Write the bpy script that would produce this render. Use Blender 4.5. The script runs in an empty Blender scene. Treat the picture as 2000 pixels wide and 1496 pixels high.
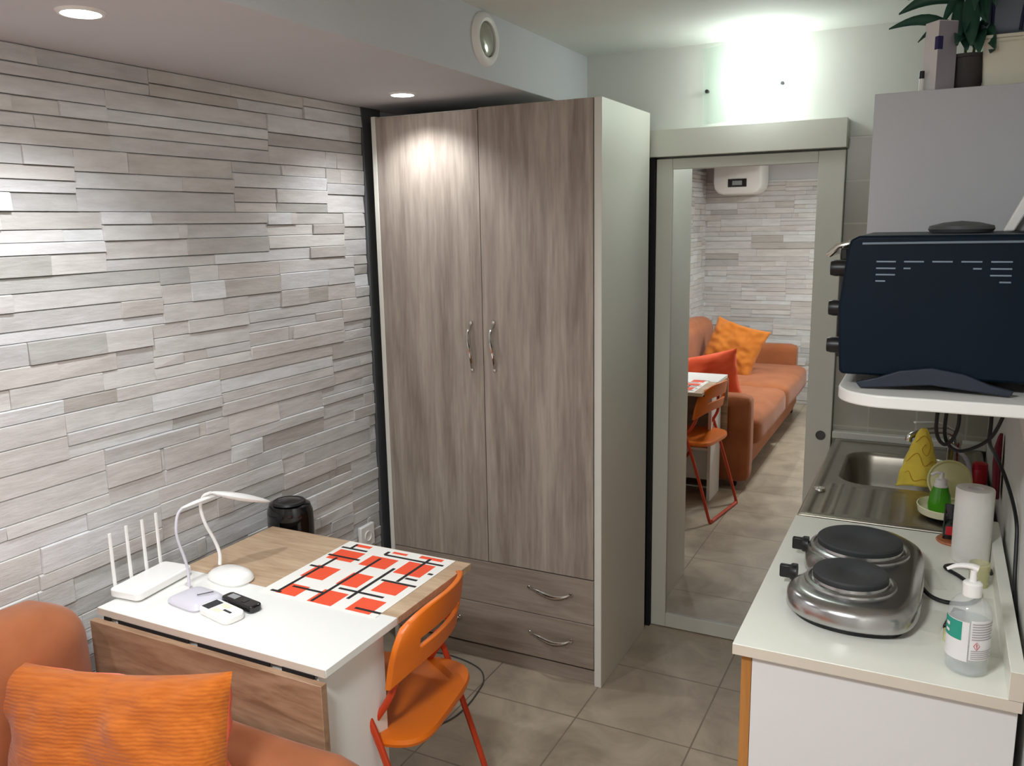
import bpy, bmesh, math, random
from mathutils import Vector, Matrix, noise
C = bpy.context.scene.collection
random.seed(11)
PI = math.pi

# ------------------------------------------------------------------ camera
YAW, PITCH, ROLL, FPX, CAMH = -0.47064135, 0.18713602, 0.01881481, 1637.19, 1.6
def camera_matrix():
    cy, sy, cp, sp = math.cos(YAW), math.sin(YAW), math.cos(PITCH), math.sin(PITCH)
    f = Vector((sy*cp, cy*cp, -sp)); r = Vector((cy, -sy, 0)); d = f.cross(r)
    c, s = math.cos(ROLL), math.sin(ROLL)
    rr = c*r + s*d; dd = -s*r + c*d
    m = Matrix.Identity(4)
    for i in range(3):
        m[i][0] = rr[i]; m[i][1] = -dd[i]; m[i][2] = -f[i]
    m[0][3], m[1][3], m[2][3] = 0, 0, CAMH
    return m
cd = bpy.data.cameras.new('camera'); cam = bpy.data.objects.new('camera', cd); C.objects.link(cam)
cam.matrix_world = camera_matrix(); cd.sensor_width = 36; cd.lens = 36*FPX/2000; cd.clip_start = 0.02
bpy.context.scene.camera = cam

# ------------------------------------------------------------------ world, exposure
sc = bpy.context.scene
w = bpy.data.worlds.new('world'); sc.world = w; w.use_nodes = True
w.node_tree.nodes['Background'].inputs[0].default_value = (0.75, 0.76, 0.72, 1)
w.node_tree.nodes['Background'].inputs[1].default_value = 0.0
sc.view_settings.view_transform = 'Standard'; sc.view_settings.look = 'None'
sc.view_settings.exposure = 0.14; sc.view_settings.gamma = 1; sc.view_settings.use_curve_mapping = False
sc.cycles.max_bounces = 10; sc.cycles.diffuse_bounces = 6; sc.cycles.glossy_bounces = 6
sc.cycles.transmission_bounces = 8; sc.cycles.caustics_reflective = False; sc.cycles.caustics_refractive = False
sc.cycles.use_denoising = True

# room planes
XW, XR, YB, YF = -1.90, 0.178, 3.09, -1.48      # stone wall, kitchen wall, back wall, wall behind the sofa
ZS, ZC, XS = 2.021, 2.21, -1.23                 # soffit underside, ceiling, soffit face
YS = -0.95                                      # where the soffit ends

def lamp(kind, name, loc, energy, color, size=0.05, rot=None, spot=None, blend=0.6, sizey=None):
    l = bpy.data.lights.new(name, kind); l.energy = energy; l.color = color
    if kind == 'AREA':
        l.size = size
        if sizey: l.shape = 'RECTANGLE'; l.size_y = sizey
        else: l.shape = 'DISK'
    else: l.shadow_soft_size = size
    if kind == 'SPOT': l.spot_size = math.radians(spot); l.spot_blend = blend
    o = bpy.data.objects.new(name, l); C.objects.link(o); o.location = loc
    if rot: o.rotation_euler = rot
    return o
DOWNLIGHTS = [(-1.518, 1.171), (-1.585, 2.374), (-1.50, 0.0)]
E_DOWN, E_CEIL, E_SCONCE = 30.0, 33.0, 1.9
for x, y in DOWNLIGHTS:
    lamp('SPOT', 'downlight_beam', (x, y, ZS-0.012), E_DOWN*(.6 if y > 2 else 1), (0.94, 0.97, 1.0), 0.035, (0, 0, 0), 132, 0.7)
lamp('AREA', 'ceiling_lamp_light', (-0.55, 0.05, ZC-0.10), E_CEIL, (0.95, 0.985, 1.0), 0.34)
lamp('POINT', 'sconce_light', (-0.57, YB-0.16, 2.07), E_SCONCE, (0.92, 1.0, 0.97), 0.06)

# ------------------------------------------------------------------ materials
def srgb(*c):
    return tuple(((v/255)/12.92 if v/255 <= .04045 else ((v/255+.055)/1.055)**2.4) for v in c)
def newmat(name):
    m = bpy.data.materials.new(name); m.use_nodes = True
    nt = m.node_tree; return m, nt, nt.nodes['Principled BSDF']
def plain(name, col, rough=0.5, metal=0.0, var=0.06, scale=12, bump=0.0, bscale=80, spec=0.5, coat=0, trans=0, ior=1.45, sheen=0):
    m, nt, b = newmat(name); n = nt.nodes; L = nt.links
    c = srgb(*col)
    tc = n.new('ShaderNodeTexCoord')
    ns = n.new('ShaderNodeTexNoise'); ns.inputs['Scale'].default_value = scale; ns.inputs['Detail'].default_value = 4
    L.new(tc.outputs['Object'], ns.inputs['Vector'])
    r = n.new('ShaderNodeValToRGB')
    r.color_ramp.elements[0].position = .3; r.color_ramp.elements[1].position = .7
    r.color_ramp.elements[0].color = tuple(v*(1-var) for v in c)+(1,)
    r.color_ramp.elements[1].color = tuple(min(1, v*(1+var)) for v in c)+(1,)
    L.new(ns.outputs['Fac'], r.inputs['Fac']); L.new(r.outputs['Color'], b.inputs['Base Color'])
    b.inputs['Roughness'].default_value = rough; b.inputs['Metallic'].default_value = metal
    b.inputs['Specular IOR Level'].default_value = spec; b.inputs['IOR'].default_value = ior
    b.inputs['Coat Weight'].default_value = coat; b.inputs['Transmission Weight'].default_value = trans
    b.inputs['Sheen Weight'].default_value = sheen
    if bump:
        n2 = n.new('ShaderNodeTexNoise'); n2.inputs['Scale'].default_value = bscale; n2.inputs['Detail'].default_value = 3
        L.new(tc.outputs['Object'], n2.inputs['Vector'])
        bp = n.new('ShaderNodeBump'); bp.inputs['Strength'].default_value = bump; bp.inputs['Distance'].default_value = 0.004
        L.new(n2.outputs['Fac'], bp.inputs['Height']); L.new(bp.outputs['Normal'], b.inputs['Normal'])
    return m
def emis(name, col, strength):
    m, nt, b = newmat(name)
    b.inputs['Base Color'].default_value = srgb(*col)+(1,)
    b.inputs['Emission Color'].default_value = srgb(*col)+(1,); b.inputs['Emission Strength'].default_value = strength
    return m
def woodmat(name, dark, light, stretch, scale=1.0, rough=0.45, contrast=(.3, .7), knots=False):
    m, nt, b = newmat(name); n = nt.nodes; L = nt.links
    tc = n.new('ShaderNodeTexCoord'); mp = n.new('ShaderNodeMapping'); mp.inputs['Scale'].default_value = stretch
    L.new(tc.outputs['Object'], mp.inputs['Vector'])
    n1 = n.new('ShaderNodeTexNoise'); n1.inputs['Scale'].default_value = 5*scale; n1.inputs['Detail'].default_value = 8; n1.inputs['Roughness'].default_value = .6; n1.inputs['Distortion'].default_value = 1.6 if knots else .5
    n2 = n.new('ShaderNodeTexNoise'); n2.inputs['Scale'].default_value = 26*scale; n2.inputs['Detail'].default_value = 4
    L.new(mp.outputs['Vector'], n1.inputs['Vector']); L.new(mp.outputs['Vector'], n2.inputs['Vector'])
    mx = n.new('ShaderNodeMath'); mx.operation = 'MULTIPLY_ADD'; mx.inputs[1].default_value = .3
    L.new(n2.outputs['Fac'], mx.inputs[0])
    sub = n.new('ShaderNodeMath'); sub.operation = 'MULTIPLY'; sub.inputs[1].default_value = .7
    L.new(n1.outputs['Fac'], sub.inputs[0]); L.new(sub.outputs[0], mx.inputs[2])
    r = n.new('ShaderNodeValToRGB'); r.color_ramp.elements[0].position = contrast[0]; r.color_ramp.elements[1].position = contrast[1]
    r.color_ramp.elements[0].color = srgb(*dark)+(1,); r.color_ramp.elements[1].color = srgb(*light)+(1,)
    L.new(mx.outputs[0], r.inputs['Fac']); L.new(r.outputs['Color'], b.inputs['Base Color'])
    b.inputs['Roughness'].default_value = rough
    return m
def stonemat():
    m, nt, b = newmat('stacked_stone'); n = nt.nodes; L = nt.links
    geo = n.new('ShaderNodeNewGeometry'); tc = n.new('ShaderNodeTexCoord')
    mp = n.new('ShaderNodeMapping'); mp.inputs['Scale'].default_value = (1, 1, 5)
    L.new(tc.outputs['Object'], mp.inputs['Vector'])
    off = n.new('ShaderNodeVectorMath'); off.operation = 'ADD'
    comb = n.new('ShaderNodeMath'); comb.operation = 'MULTIPLY'; comb.inputs[1].default_value = 40
    L.new(geo.outputs['Random Per Island'], comb.inputs[0])
    L.new(mp.outputs['Vector'], off.inputs[0]); L.new(comb.outputs[0], off.inputs[1])
    ns = n.new('ShaderNodeTexNoise'); ns.inputs['Scale'].default_value = 7; ns.inputs['Detail'].default_value = 8; ns.inputs['Roughness'].default_value = .65
    L.new(off.outputs[0], ns.inputs['Vector'])
    r1 = n.new('ShaderNodeValToRGB')
    cr = r1.color_ramp; cr.elements[0].position = 0; cr.elements[1].position = 1
    cr.elements[0].color = srgb(193, 193, 192)+(1,); cr.elements[1].color = srgb(223, 225, 226)+(1,)
    for p, c in ((.06, (186, 182, 176)), (.2, (214, 211, 209)), (.4, (204, 203, 203)), (.55, (220, 218, 215)), (.7, (206, 201, 196)), (.85, (218, 217, 218))):
        e = cr.elements.new(p); e.color = srgb(*c)+(1,)
    L.new(geo.outputs['Random Per Island'], r1.inputs['Fac'])
    r2 = n.new('ShaderNodeValToRGB'); r2.color_ramp.elements[0].position = .33; r2.color_ramp.elements[1].position = .62
    r2.color_ramp.elements[0].color = (.76, .75, .74, 1); r2.color_ramp.elements[1].color = (1, 1, 1, 1)
    L.new(ns.outputs['Fac'], r2.inputs['Fac'])
    mx = n.new('ShaderNodeMix'); mx.data_type = 'RGBA'; mx.blend_type = 'MULTIPLY'; mx.inputs['Factor'].default_value = .8
    L.new(r1.outputs['Color'], mx.inputs[6]); L.new(r2.outputs['Color'], mx.inputs[7])
    L.new(mx.outputs[2], b.inputs['Base Color'])
    bp = n.new('ShaderNodeBump'); bp.inputs['Strength'].default_value = .5; bp.inputs['Distance'].default_value = .006
    L.new(ns.outputs['Fac'], bp.inputs['Height']); L.new(bp.outputs['Normal'], b.inputs['Normal'])
    b.inputs['Roughness'].default_value = .62
    return m
def gridmat(name, size, origin, axes, colA, colB, mortar, msize, rough, nscale=6, bump=.3, spec=.5):
    """tiles on a plane: axes picks the two object axes"""
    m, nt, b = newmat(name); n = nt.nodes; L = nt.links
    tc = n.new('ShaderNodeTexCoord'); sep = n.new('ShaderNodeSeparateXYZ'); L.new(tc.outputs['Object'], sep.inputs[0])
    cmb = n.new('ShaderNodeCombineXYZ')
    for i in range(2):
        s = n.new('ShaderNodeMath'); s.operation = 'SUBTRACT'; s.inputs[1].default_value = origin[i]
        L.new(sep.outputs['XYZ'.index(axes[i])], s.inputs[0]); L.new(s.outputs[0], cmb.inputs[i])
    br = n.new('ShaderNodeTexBrick'); br.offset = 0; br.squash = 1
    br.inputs['Scale'].default_value = 1; br.inputs['Brick Width'].default_value = size[0]; br.inputs['Row Height'].default_value = size[1]
    br.inputs['Mortar Size'].default_value = msize; br.inputs['Mortar Smooth'].default_value = .1; br.inputs['Bias'].default_value = 0
    br.inputs['Color1'].default_value = (0, 0, 0, 1); br.inputs['Color2'].default_value = (1, 1, 1, 1)
    L.new(cmb.outputs[0], br.inputs['Vector'])
    n1 = n.new('ShaderNodeTexNoise'); n1.inputs['Scale'].default_value = nscale; n1.inputs['Detail'].default_value = 7; n1.inputs['Roughness'].default_value = .6
    n1.inputs['Distortion'].default_value = .8
    L.new(tc.outputs['Object'], n1.inputs['Vector'])
    r = n.new('ShaderNodeValToRGB'); r.color_ramp.elements[0].position = .32; r.color_ramp.elements[1].position = .7
    r.color_ramp.elements[0].color = srgb(*colA)+(1,); r.color_ramp.elements[1].color = srgb(*colB)+(1,)
    L.new(n1.outputs['Fac'], r.inputs['Fac'])
    mx = n.new('ShaderNodeMix'); mx.data_type = 'RGBA'
    L.new(br.outputs['Fac'], mx.inputs['Factor']); L.new(r.outputs['Color'], mx.inputs[6]); mx.inputs[7].default_value = srgb(*mortar)+(1,)
    L.new(mx.outputs[2], b.inputs['Base Color']); b.inputs['Roughness'].default_value = rough; b.inputs['Specular IOR Level'].default_value = spec
    bp = n.new('ShaderNodeBump'); bp.inputs['Strength'].default_value = bump; bp.inputs['Distance'].default_value = .003; bp.invert = True
    L.new(br.outputs['Fac'], bp.inputs['Height']); L.new(bp.outputs['Normal'], b.inputs['Normal'])
    return m
def fabricmat(name, col, col2, ribs=False, rough=.9):
    m, nt, b = newmat(name); n = nt.nodes; L = nt.links
    tc = n.new('ShaderNodeTexCoord')
    ns = n.new('ShaderNodeTexNoise'); ns.inputs['Scale'].default_value = 9 if not ribs else 14; ns.inputs['Detail'].default_value = 5
    mp = n.new('ShaderNodeMapping'); L.new(tc.outputs['Object'], mp.inputs['Vector']); L.new(mp.outputs[0], ns.inputs['Vector'])
    if ribs: mp.inputs['Scale'].default_value = (1, 8, 8)
    r = n.new('ShaderNodeValToRGB'); r.color_ramp.elements[0].position = .3; r.color_ramp.elements[1].position = .72
    r.color_ramp.elements[0].color = srgb(*col)+(1,); r.color_ramp.elements[1].color = srgb(*col2)+(1,)
    L.new(ns.outputs['Fac'], r.inputs['Fac']); L.new(r.outputs['Color'], b.inputs['Base Color'])
    b.inputs['Roughness'].default_value = rough; b.inputs['Sheen Weight'].default_value = .15; b.inputs['Specular IOR Level'].default_value = .25
    bp = n.new('ShaderNodeBump')
    if ribs:
        wv = n.new('ShaderNodeTexWave'); wv.bands_direction = 'Y'; wv.inputs['Scale'].default_value = 45; wv.inputs['Distortion'].default_value = 3.0
        wv.inputs['Detail'].default_value = 3
        L.new(tc.outputs['Object'], wv.inputs['Vector']); L.new(wv.outputs['Fac'], bp.inputs['Height']); bp.inputs['Strength'].default_value = .25; bp.inputs['Distance'].default_value = .003
    else:
        n2 = n.new('ShaderNodeTexNoise'); n2.inputs['Scale'].default_value = 300
        L.new(tc.outputs['Object'], n2.inputs['Vector']); L.new(n2.outputs['Fac'], bp.inputs['Height']); bp.inputs['Strength'].default_value = .2; bp.inputs['Distance'].default_value = .002
    L.new(bp.outputs['Normal'], b.inputs['Normal'])
    return m
def glassmat(name, col=(235, 240, 240), rough=0.02, alpha=.35, spec=.6):
    """thin clear plastic: partly transparent dielectric"""
    m, nt, b = newmat(name)
    b.inputs['Base Color'].default_value = srgb(*col)+(1,); b.inputs['Roughness'].default_value = rough
    b.inputs['Alpha'].default_value = alpha; b.inputs['Specular IOR Level'].default_value = spec
    return m

M = {}
M['stone'] = stonemat()
M['plaster'] = plain('white_plaster', (218, 219, 214), .85, var=.02, scale=3, bump=.06, bscale=60)
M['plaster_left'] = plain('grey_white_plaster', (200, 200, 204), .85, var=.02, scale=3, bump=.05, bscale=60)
M['floor'] = gridmat('floor_tile', (.381, .381), (-1.349, 2.32), 'XY', (150, 137, 120), (186, 172, 152), (128, 115, 100), .0028, .38, 5)
M['walltile'] = gridmat('wall_tile', (.15, .14), (-.1839, 1.8615), 'XZ', (158, 154, 142), (168, 164, 152), (178, 175, 164), .003, .25, 3)
M['ward_wood'] = woodmat('grey_oak_vertical', (134, 121, 111), (180, 168, 156), (3.0, 3.0, .22), 1.3, .42, (.36, .64))
M['ward_wood_h'] = woodmat('grey_oak_horizontal', (134, 120, 108), (166, 152, 140), (.3, 3.0, 3.0), 1.2, .42, (.36, .64))
M['ward_white'] = plain('white_melamine', (222, 220, 210), .4, var=.01, scale=2)
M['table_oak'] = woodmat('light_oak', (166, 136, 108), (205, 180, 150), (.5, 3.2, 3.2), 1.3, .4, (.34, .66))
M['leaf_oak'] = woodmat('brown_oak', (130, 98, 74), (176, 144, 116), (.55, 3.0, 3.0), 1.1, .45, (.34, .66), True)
M['white_lam'] = plain('white_laminate', (232, 232, 228), .35, var=.01, scale=2)
M['white_lam2'] = plain('white_worktop', (236, 236, 226), .3, var=.012, scale=2)
M['edge_beige'] = plain('beige_edge_band', (205, 194, 180), .5, var=.03)
M['cab_white'] = plain('white_cabinet', (214, 212, 212), .45, var=.01, scale=2)
M['cab_wood'] = woodmat('orange_wood_edge', (150, 98, 44), (182, 124, 62), (3, 3, .4), 1.5, .5)
M['wall_cab'] = plain('grey_white_cabinet', (196, 199, 204), .5, var=.01, scale=2)
M['door_paint'] = plain('greige_door_paint', (204, 204, 194), .35, var=.015, scale=3)
M['chrome'] = plain('chrome', (220, 218, 212), .15, 1.0, var=.01)
M['steel'] = plain('brushed_steel', (172, 166, 154), .36, 1.0, var=.06, scale=25)
M['hotsteel'] = plain('hotplate_steel', (188, 188, 188), .22, 1.0, var=.08, scale=10, bump=.08, bscale=30)
M['castiron'] = plain('cast_iron', (62, 64, 66), .6, .3, var=.08, bump=.15, bscale=150)
M['black'] = plain('black_plastic', (22, 22, 24), .4, var=.05)
M['gloss_black'] = plain('glossy_black_plastic', (10, 10, 13), .12, var=.02, coat=.5)
M['navy'] = plain('navy_enamel', (8, 23, 35), .42, .0, var=.05, scale=6, spec=.16)
M['navy_dark'] = plain('navy_plastic', (34, 42, 56), .45, var=.04)
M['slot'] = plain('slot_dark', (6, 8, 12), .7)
M['slotgrey'] = plain('slot_bright_metal', (120, 134, 148), .4, .4)
M['sofa'] = fabricmat('terracotta_fabric', (150, 87, 52), (164, 99, 62))
M['cushion'] = fabricmat('orange_ribbed_fabric', (166, 84, 20), (188, 102, 32), True)
M['coral'] = fabricmat('coral_fabric', (226, 82, 44), (242, 104, 66))
M['ochre'] = fabricmat('ochre_fabric', (178, 100, 32), (196, 118, 44))
M['chair_pl'] = plain('orange_plastic', (222, 112, 26), .38, var=.03)
M['chair_tube'] = plain('red_orange_tube', (196, 66, 34), .35, .1, var=.03)
M['mat_white'] = plain('placemat_white', (240, 238, 232), .5, var=.01)
M['mat_red'] = plain('placemat_red', (240, 84, 48), .5, var=.03)
M['mat_black'] = plain('placemat_black', (24, 24, 26), .5)
M['wplastic'] = plain('white_plastic', (238, 237, 234), .3, var=.01)
M['wplastic2'] = plain('lavender_white_plastic', (206, 204, 214), .35, var=.01)
M['greyline'] = plain('grey_print', (170, 170, 168), .5)
M['dark'] = plain('dark_print', (50, 50, 52), .5)
M['cream'] = plain('cream_plastic', (236, 232, 196), .35, var=.02)
M['paleyel'] = plain('pale_yellow_plastic', (200, 196, 142), .3, var=.03)
M['yellow'] = plain('yellow_cloth', (226, 200, 74), .85, var=.12, scale=14, bump=.3, bscale=160, sheen=.2)
M['ochreline'] = plain('ochre_print', (200, 150, 40), .85)
M['green'] = plain('green_detergent', (66, 150, 20), .15, var=.05, coat=.4)
M['paper'] = plain('paper_roll', (226, 222, 216), .9, var=.03, scale=18, bump=.35, bscale=90)
M['red'] = plain('red_plastic', (190, 30, 44), .35, var=.06)
M['maroon'] = plain('maroon_fabric', (110, 22, 44), .8, var=.2, scale=30)
M['cordm'] = plain('black_rubber', (16, 16, 22), .5)
M['pot'] = plain('dark_plant_pot', (72, 66, 66), .6, var=.05)
M['leafm'] = plain('dark_green_leaf', (40, 82, 66), .4, var=.2, scale=18)
M['stemm'] = plain('green_stem', (96, 120, 60), .6)
M['carton'] = plain('pale_carton', (226, 223, 224), .6, var=.02)
M['carton2'] = plain('grey_lilac_carton', (168, 162, 172), .6, var=.06, scale=20)
M['indigo'] = plain('indigo_print', (50, 46, 96), .6)
M['basket'] = plain('cream_box', (238, 237, 218), .6, var=.02)
M['bag'] = plain('blue_grey_bag', (112, 124, 138), .45, var=.12, scale=9, bump=.3, bscale=18)
M['bagstrap'] = plain('navy_strap', (34, 36, 78), .6)
M['teal'] = plain('teal_label', (40, 150, 130), .5, var=.03)
M['lab'] = plain('label_white', (226, 224, 226), .5, var=.01)
M['labgrey'] = plain('label_grey_text', (170, 164, 168), .5)
M['labred'] = plain('label_red', (200, 90, 90), .5)
M['clear'] = glassmat('clear_plastic', (225, 230, 230), .05, .28)
M['gel'] = glassmat('clear_gel', (205, 212, 212), .1, .35)
M['film'] = glassmat('clear_film', (245, 245, 238), .2, .28)
M['sglass'] = glassmat('sconce_glass', (214, 232, 222), .08, .25)
M['mirror'] = None
mm, nt, b = newmat('mirror_glass'); b.inputs['Base Color'].default_value = (.86, .88, .86, 1); b.inputs['Metallic'].default_value = 1; b.inputs['Roughness'].default_value = .012; M['mirror'] = mm
M['em_down'] = emis('lit_led_lens', (255, 252, 250), 14)
M['em_sconce'] = emis('lit_sconce_tube', (246, 255, 250), 8)
M['em_ceil'] = emis('lit_ceiling_shade', (255, 250, 240), 2.5)
M['wood_coaster'] = woodmat('coaster_wood', (150, 80, 50), (190, 120, 80), (1, 1, 1), 3)
M['vent_in'] = plain('vent_glass', (170, 172, 160), .12, .5, var=.1, scale=20)
M['grey_dark'] = plain('dark_grey', (80, 82, 84), .5, var=.05)
M['greypl'] = plain('grey_plastic', (150, 152, 154), .4, var=.03)

# ------------------------------------------------------------------ helpers
ORIG = {}
def base_of(parent):
    while parent is not None:
        if parent.name in ORIG: return ORIG[parent.name]
        parent = parent.parent
    return Vector((0, 0, 0))
def setp(o, label=None, cat=None, group=None, kind=None):
    if label: o['label'] = label
    if cat: o['category'] = cat
    if group: o['group'] = group
    if kind: o['kind'] = kind
    return o
def thing(name, label, cat, loc=(0, 0, 0), group=None, rotz=None):
    o = bpy.data.objects.new(name, None); C.objects.link(o); o.location = loc; o.empty_display_size = .05
    ORIG[o.name] = Vector(loc) if rotz is None else Vector((0, 0, 0))
    if rotz is not None: o.rotation_euler = (0, 0, rotz)
    return setp(o, label, cat, group)
def obj(name, bm, mats, parent=None, bevel=0, seg=2, smooth=True, sub=0, label=None, solid=0, angle=35):
    me = bpy.data.meshes.new(name)
    bmesh.ops.recalc_face_normals(bm, faces=bm.faces[:])
    if parent is not None:
        v = base_of(parent)
        if v.length: bmesh.ops.translate(bm, vec=-v, verts=bm.verts[:])
    bm.to_mesh(me); bm.free()
    for mt in (mats if isinstance(mats, (list, tuple)) else [mats]): me.materials.append(mt)
    o = bpy.data.objects.new(name, me); C.objects.link(o)
    if parent is not None: o.parent = parent
    if solid:
        md = o.modifiers.new('solid', 'SOLIDIFY'); md.thickness = solid; md.offset = 0
    if bevel:
        md = o.modifiers.new('bevel', 'BEVEL'); md.width = bevel; md.segments = seg; md.limit_method = 'ANGLE'; md.angle_limit = math.radians(40)
    if sub:
        md = o.modifiers.new('sub', 'SUBSURF'); md.levels = sub; md.render_levels = sub
    if smooth:
        for p in me.polygons: p.use_smooth = True
        if not sub:
            try: me.set_sharp_from_angle(angle=math.radians(angle))
            except Exception: pass
    if label: o['label'] = label
    return o
def B(): return bmesh.new()
def box(bm, x0, x1, y0, y1, z0, z1, mi=0, mat=None):
    vs = [bm.verts.new((x, y, z)) for x in (x0, x1) for y in (y0, y1) for z in (z0, z1)]
    if mat is not None:
        for v in vs: v.co = mat @ v.co
    fs = []
    for f in ((0, 1, 3, 2), (4, 6, 7, 5), (0, 4, 5, 1), (2, 3, 7, 6), (0, 2, 6, 4), (1, 5, 7, 3)):
        fc = bm.faces.new([vs[i] for i in f]); fc.material_index = mi; fs.append(fc)
    return vs
def boxobj(name, x0, x1, y0, y1, z0, z1, mat, parent=None, bevel=.0015, **k):
    bm = B(); box(bm, x0, x1, y0, y1, z0, z1); return obj(name, bm, mat, parent, bevel, **k)
def lathe(bm, prof, c=(0, 0, 0), n=32, mi=0, ax='Z', sx=1, sy=1):
    rings = []
    for r, z in prof:
        ring = []
        for i in range(n):
            a = 2*PI*i/n; p = (r*sx*math.cos(a), r*sy*math.sin(a), z)
            if ax == 'X': p = (p[2], p[0], p[1])
            elif ax == 'Y': p = (p[0], p[2], p[1])
            ring.append(bm.verts.new((c[0]+p[0], c[1]+p[1], c[2]+p[2])))
        rings.append(ring)
    for a, b2 in zip(rings, rings[1:]):
        for i in range(n):
            j = (i+1) % n; bm.faces.new((a[i], a[j], b2[j], b2[i])).material_index = mi
    for ring, flip in ((rings[0], True), (rings[-1], False)):
        f = bm.faces.new(ring[::-1] if flip else ring); f.material_index = mi
    return rings
def catmull(pts, n=8, closed=False):
    P = [Vector(p) for p in pts]; out = []
    N = len(P)
    rng = range(N) if closed else range(N-1)
    for i in rng:
        if closed: a, b_, c, d = P[(i-1) % N], P[i], P[(i+1) % N], P[(i+2) % N]
        else:
            a = P[i-1] if i > 0 else 2*P[0]-P[1]; b_, c = P[i], P[i+1]; d = P[i+2] if i+2 < N else 2*P[-1]-P[-2]
        for k in range(n):
            t = k/n
            out.append(.5*((2*b_)+(-a+c)*t+(2*a-5*b_+4*c-d)*t*t+(-a+3*b_-3*c+d)*t**3))
    if not closed: out.append(P[-1].copy())
    return out
def tube(bm, pts, r, n=10, smooth=8, mi=0, rs=None, flat=1.0):
    P = catmull(pts, smooth) if smooth else [Vector(p) for p in pts]
    rings = []; up = None
    for i, p in enumerate(P):
        t = (P[min(i+1, len(P)-1)]-P[max(i-1, 0)]).normalized()
        if up is None: up = Vector((0, 0, 1)) if abs(t.z) < .9 else Vector((1, 0, 0))
        s = t.cross(up).normalized(); up = s.cross(t).normalized()
        rr = r if rs is None else rs(i/(len(P)-1))
        rings.append([bm.verts.new(p+s*rr*math.cos(2*PI*k/n)+up*rr*flat*math.sin(2*PI*k/n)) for k in range(n)])
    for a, b2 in zip(rings, rings[1:]):
        for k in range(n): bm.faces.new((a[k], a[(k+1) % n], b2[(k+1) % n], b2[k])).material_index = mi
    bm.faces.new(rings[0][::-1]).material_index = mi; bm.faces.new(rings[-1]).material_index = mi
def prism(bm, outline, z0, z1, mi=0, fn=None):
    f = fn or (lambda x, y, z: (x, y, z))
    lo = [bm.verts.new(f(x, y, z0)) for x, y in outline]; hi = [bm.verts.new(f(x, y, z1)) for x, y in outline]
    n = len(outline)
    for i in range(n): bm.faces.new((lo[i], lo[(i+1) % n], hi[(i+1) % n], hi[i])).material_index = mi
    bm.faces.new(lo[::-1]).material_index = mi; bm.faces.new(hi).material_index = mi
def rrect(x0, x1, y0, y1, r, n=5):
    out = []
    for cx, cy, a0 in ((x1-r, y1-r, 0), (x0+r, y1-r, 90), (x0+r, y0+r, 180), (x1-r, y0+r, 270)):
        for k in range(n+1):
            a = math.radians(a0+90*k/n); out.append((cx+r*math.cos(a), cy+r*math.sin(a)))
    return out
def loft(bm, sections, mi=0, cap=True):
    rings = [[bm.verts.new(p) for p in s] for s in sections]; n = len(rings[0])
    for a, b2 in zip(rings, rings[1:]):
        for k in range(n): bm.faces.new((a[k], a[(k+1) % n], b2[(k+1) % n], b2[k])).material_index = mi
    if cap: bm.faces.new(rings[0][::-1]).material_index = mi; bm.faces.new(rings[-1]).material_index = mi
    return rings
def softbox(bm, x0, x1, y0, y1, z0, z1, r=.05, n=4, puff=0.0, seed=0):
    """upholstered block: rounded on every edge, slightly swollen"""
    g = 14
    cx, cy, cz = (x0+x1)/2, (y0+y1)/2, (z0+z1)/2; hx, hy, hz = (x1-x0)/2, (y1-y0)/2, (z1-z0)/2
    bmesh.ops.create_cube(bm, size=2)
    bmesh.ops.subdivide_edges(bm, edges=bm.edges[:], cuts=g, use_grid_fill=True)
    for v in bm.verts:
        p = Vector((v.co.x*hx, v.co.y*hy, v.co.z*hz))
        q = Vector((max(-hx+r, min(hx-r, p.x)), max(-hy+r, min(hy-r, p.y)), max(-hz+r, min(hz-r, p.z))))
        # push grid towards the corners so the rounding has vertices
        d = p-q
        if d.length > 1e-9: p = q+d.normalized()*r
        u, vv, ww = v.co.x, v.co.y, v.co.z
        p.z += puff*(1-u*u)*(1-vv*vv)*(1 if ww > 0 else 0)*max(0, ww)
        p.x += puff*.5*(1-vv*vv)*(1-ww*ww)*max(0, u)
        nn = noise.noise(Vector((p.x*5+seed, p.y*5, p.z*5)))*.004
        v.co = Vector((cx+p.x+nn, cy+p.y+nn, cz+p.z+nn))
def pillow(name, w, h, t, matrix, mat, label, cat, seed=0, wr=.012, group=None, front=1):
    bm = B(); n = 36
    grids = []
    for side in (1, -1):
        g = []
        for i in range(n+1):
            row = []
            for j in range(n+1):
                u, v = -1+2*i/n, -1+2*j/n
                # edges bow inwards between pulled corners
                uu = u*(1-.09*(1-v*v)*abs(u)); vv = v*(1-.09*(1-u*u)*abs(v))
                th = max(0, (1-u**4)*(1-v**4))**.55*t/2
                nz = noise.noise(Vector((u*2.2+seed, v*2.2, side*1.7)))*wr*2+noise.noise(Vector((u*5+seed*3, v*5, side*3.1)))*wr
                th = th+(nz if th > .002 else 0)*min(1, th/(t*.2))
                p = Vector((uu*w/2, vv*h/2, side*max(th, 0)))
                if side == -1 and (i in (0, n) or j in (0, n)): row.append(grids[0][i][j])
                else: row.append(bm.verts.new(p))
            g.append(row)
        grids.append(g)
    for s, g in zip((1, -1), grids):
        for i in range(n):
            for j in range(n):
                q = (g[i][j], g[i+1][j], g[i+1][j+1], g[i][j+1])
                f = bm.faces.new(q if s == 1 else q[::-1]); f.material_index = 0 if s == front or not isinstance(mat, list) else 1
    o = obj(name, bm, mat, None, smooth=True, angle=80); o.matrix_world = matrix
    return setp(o, label, cat, group)
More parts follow.
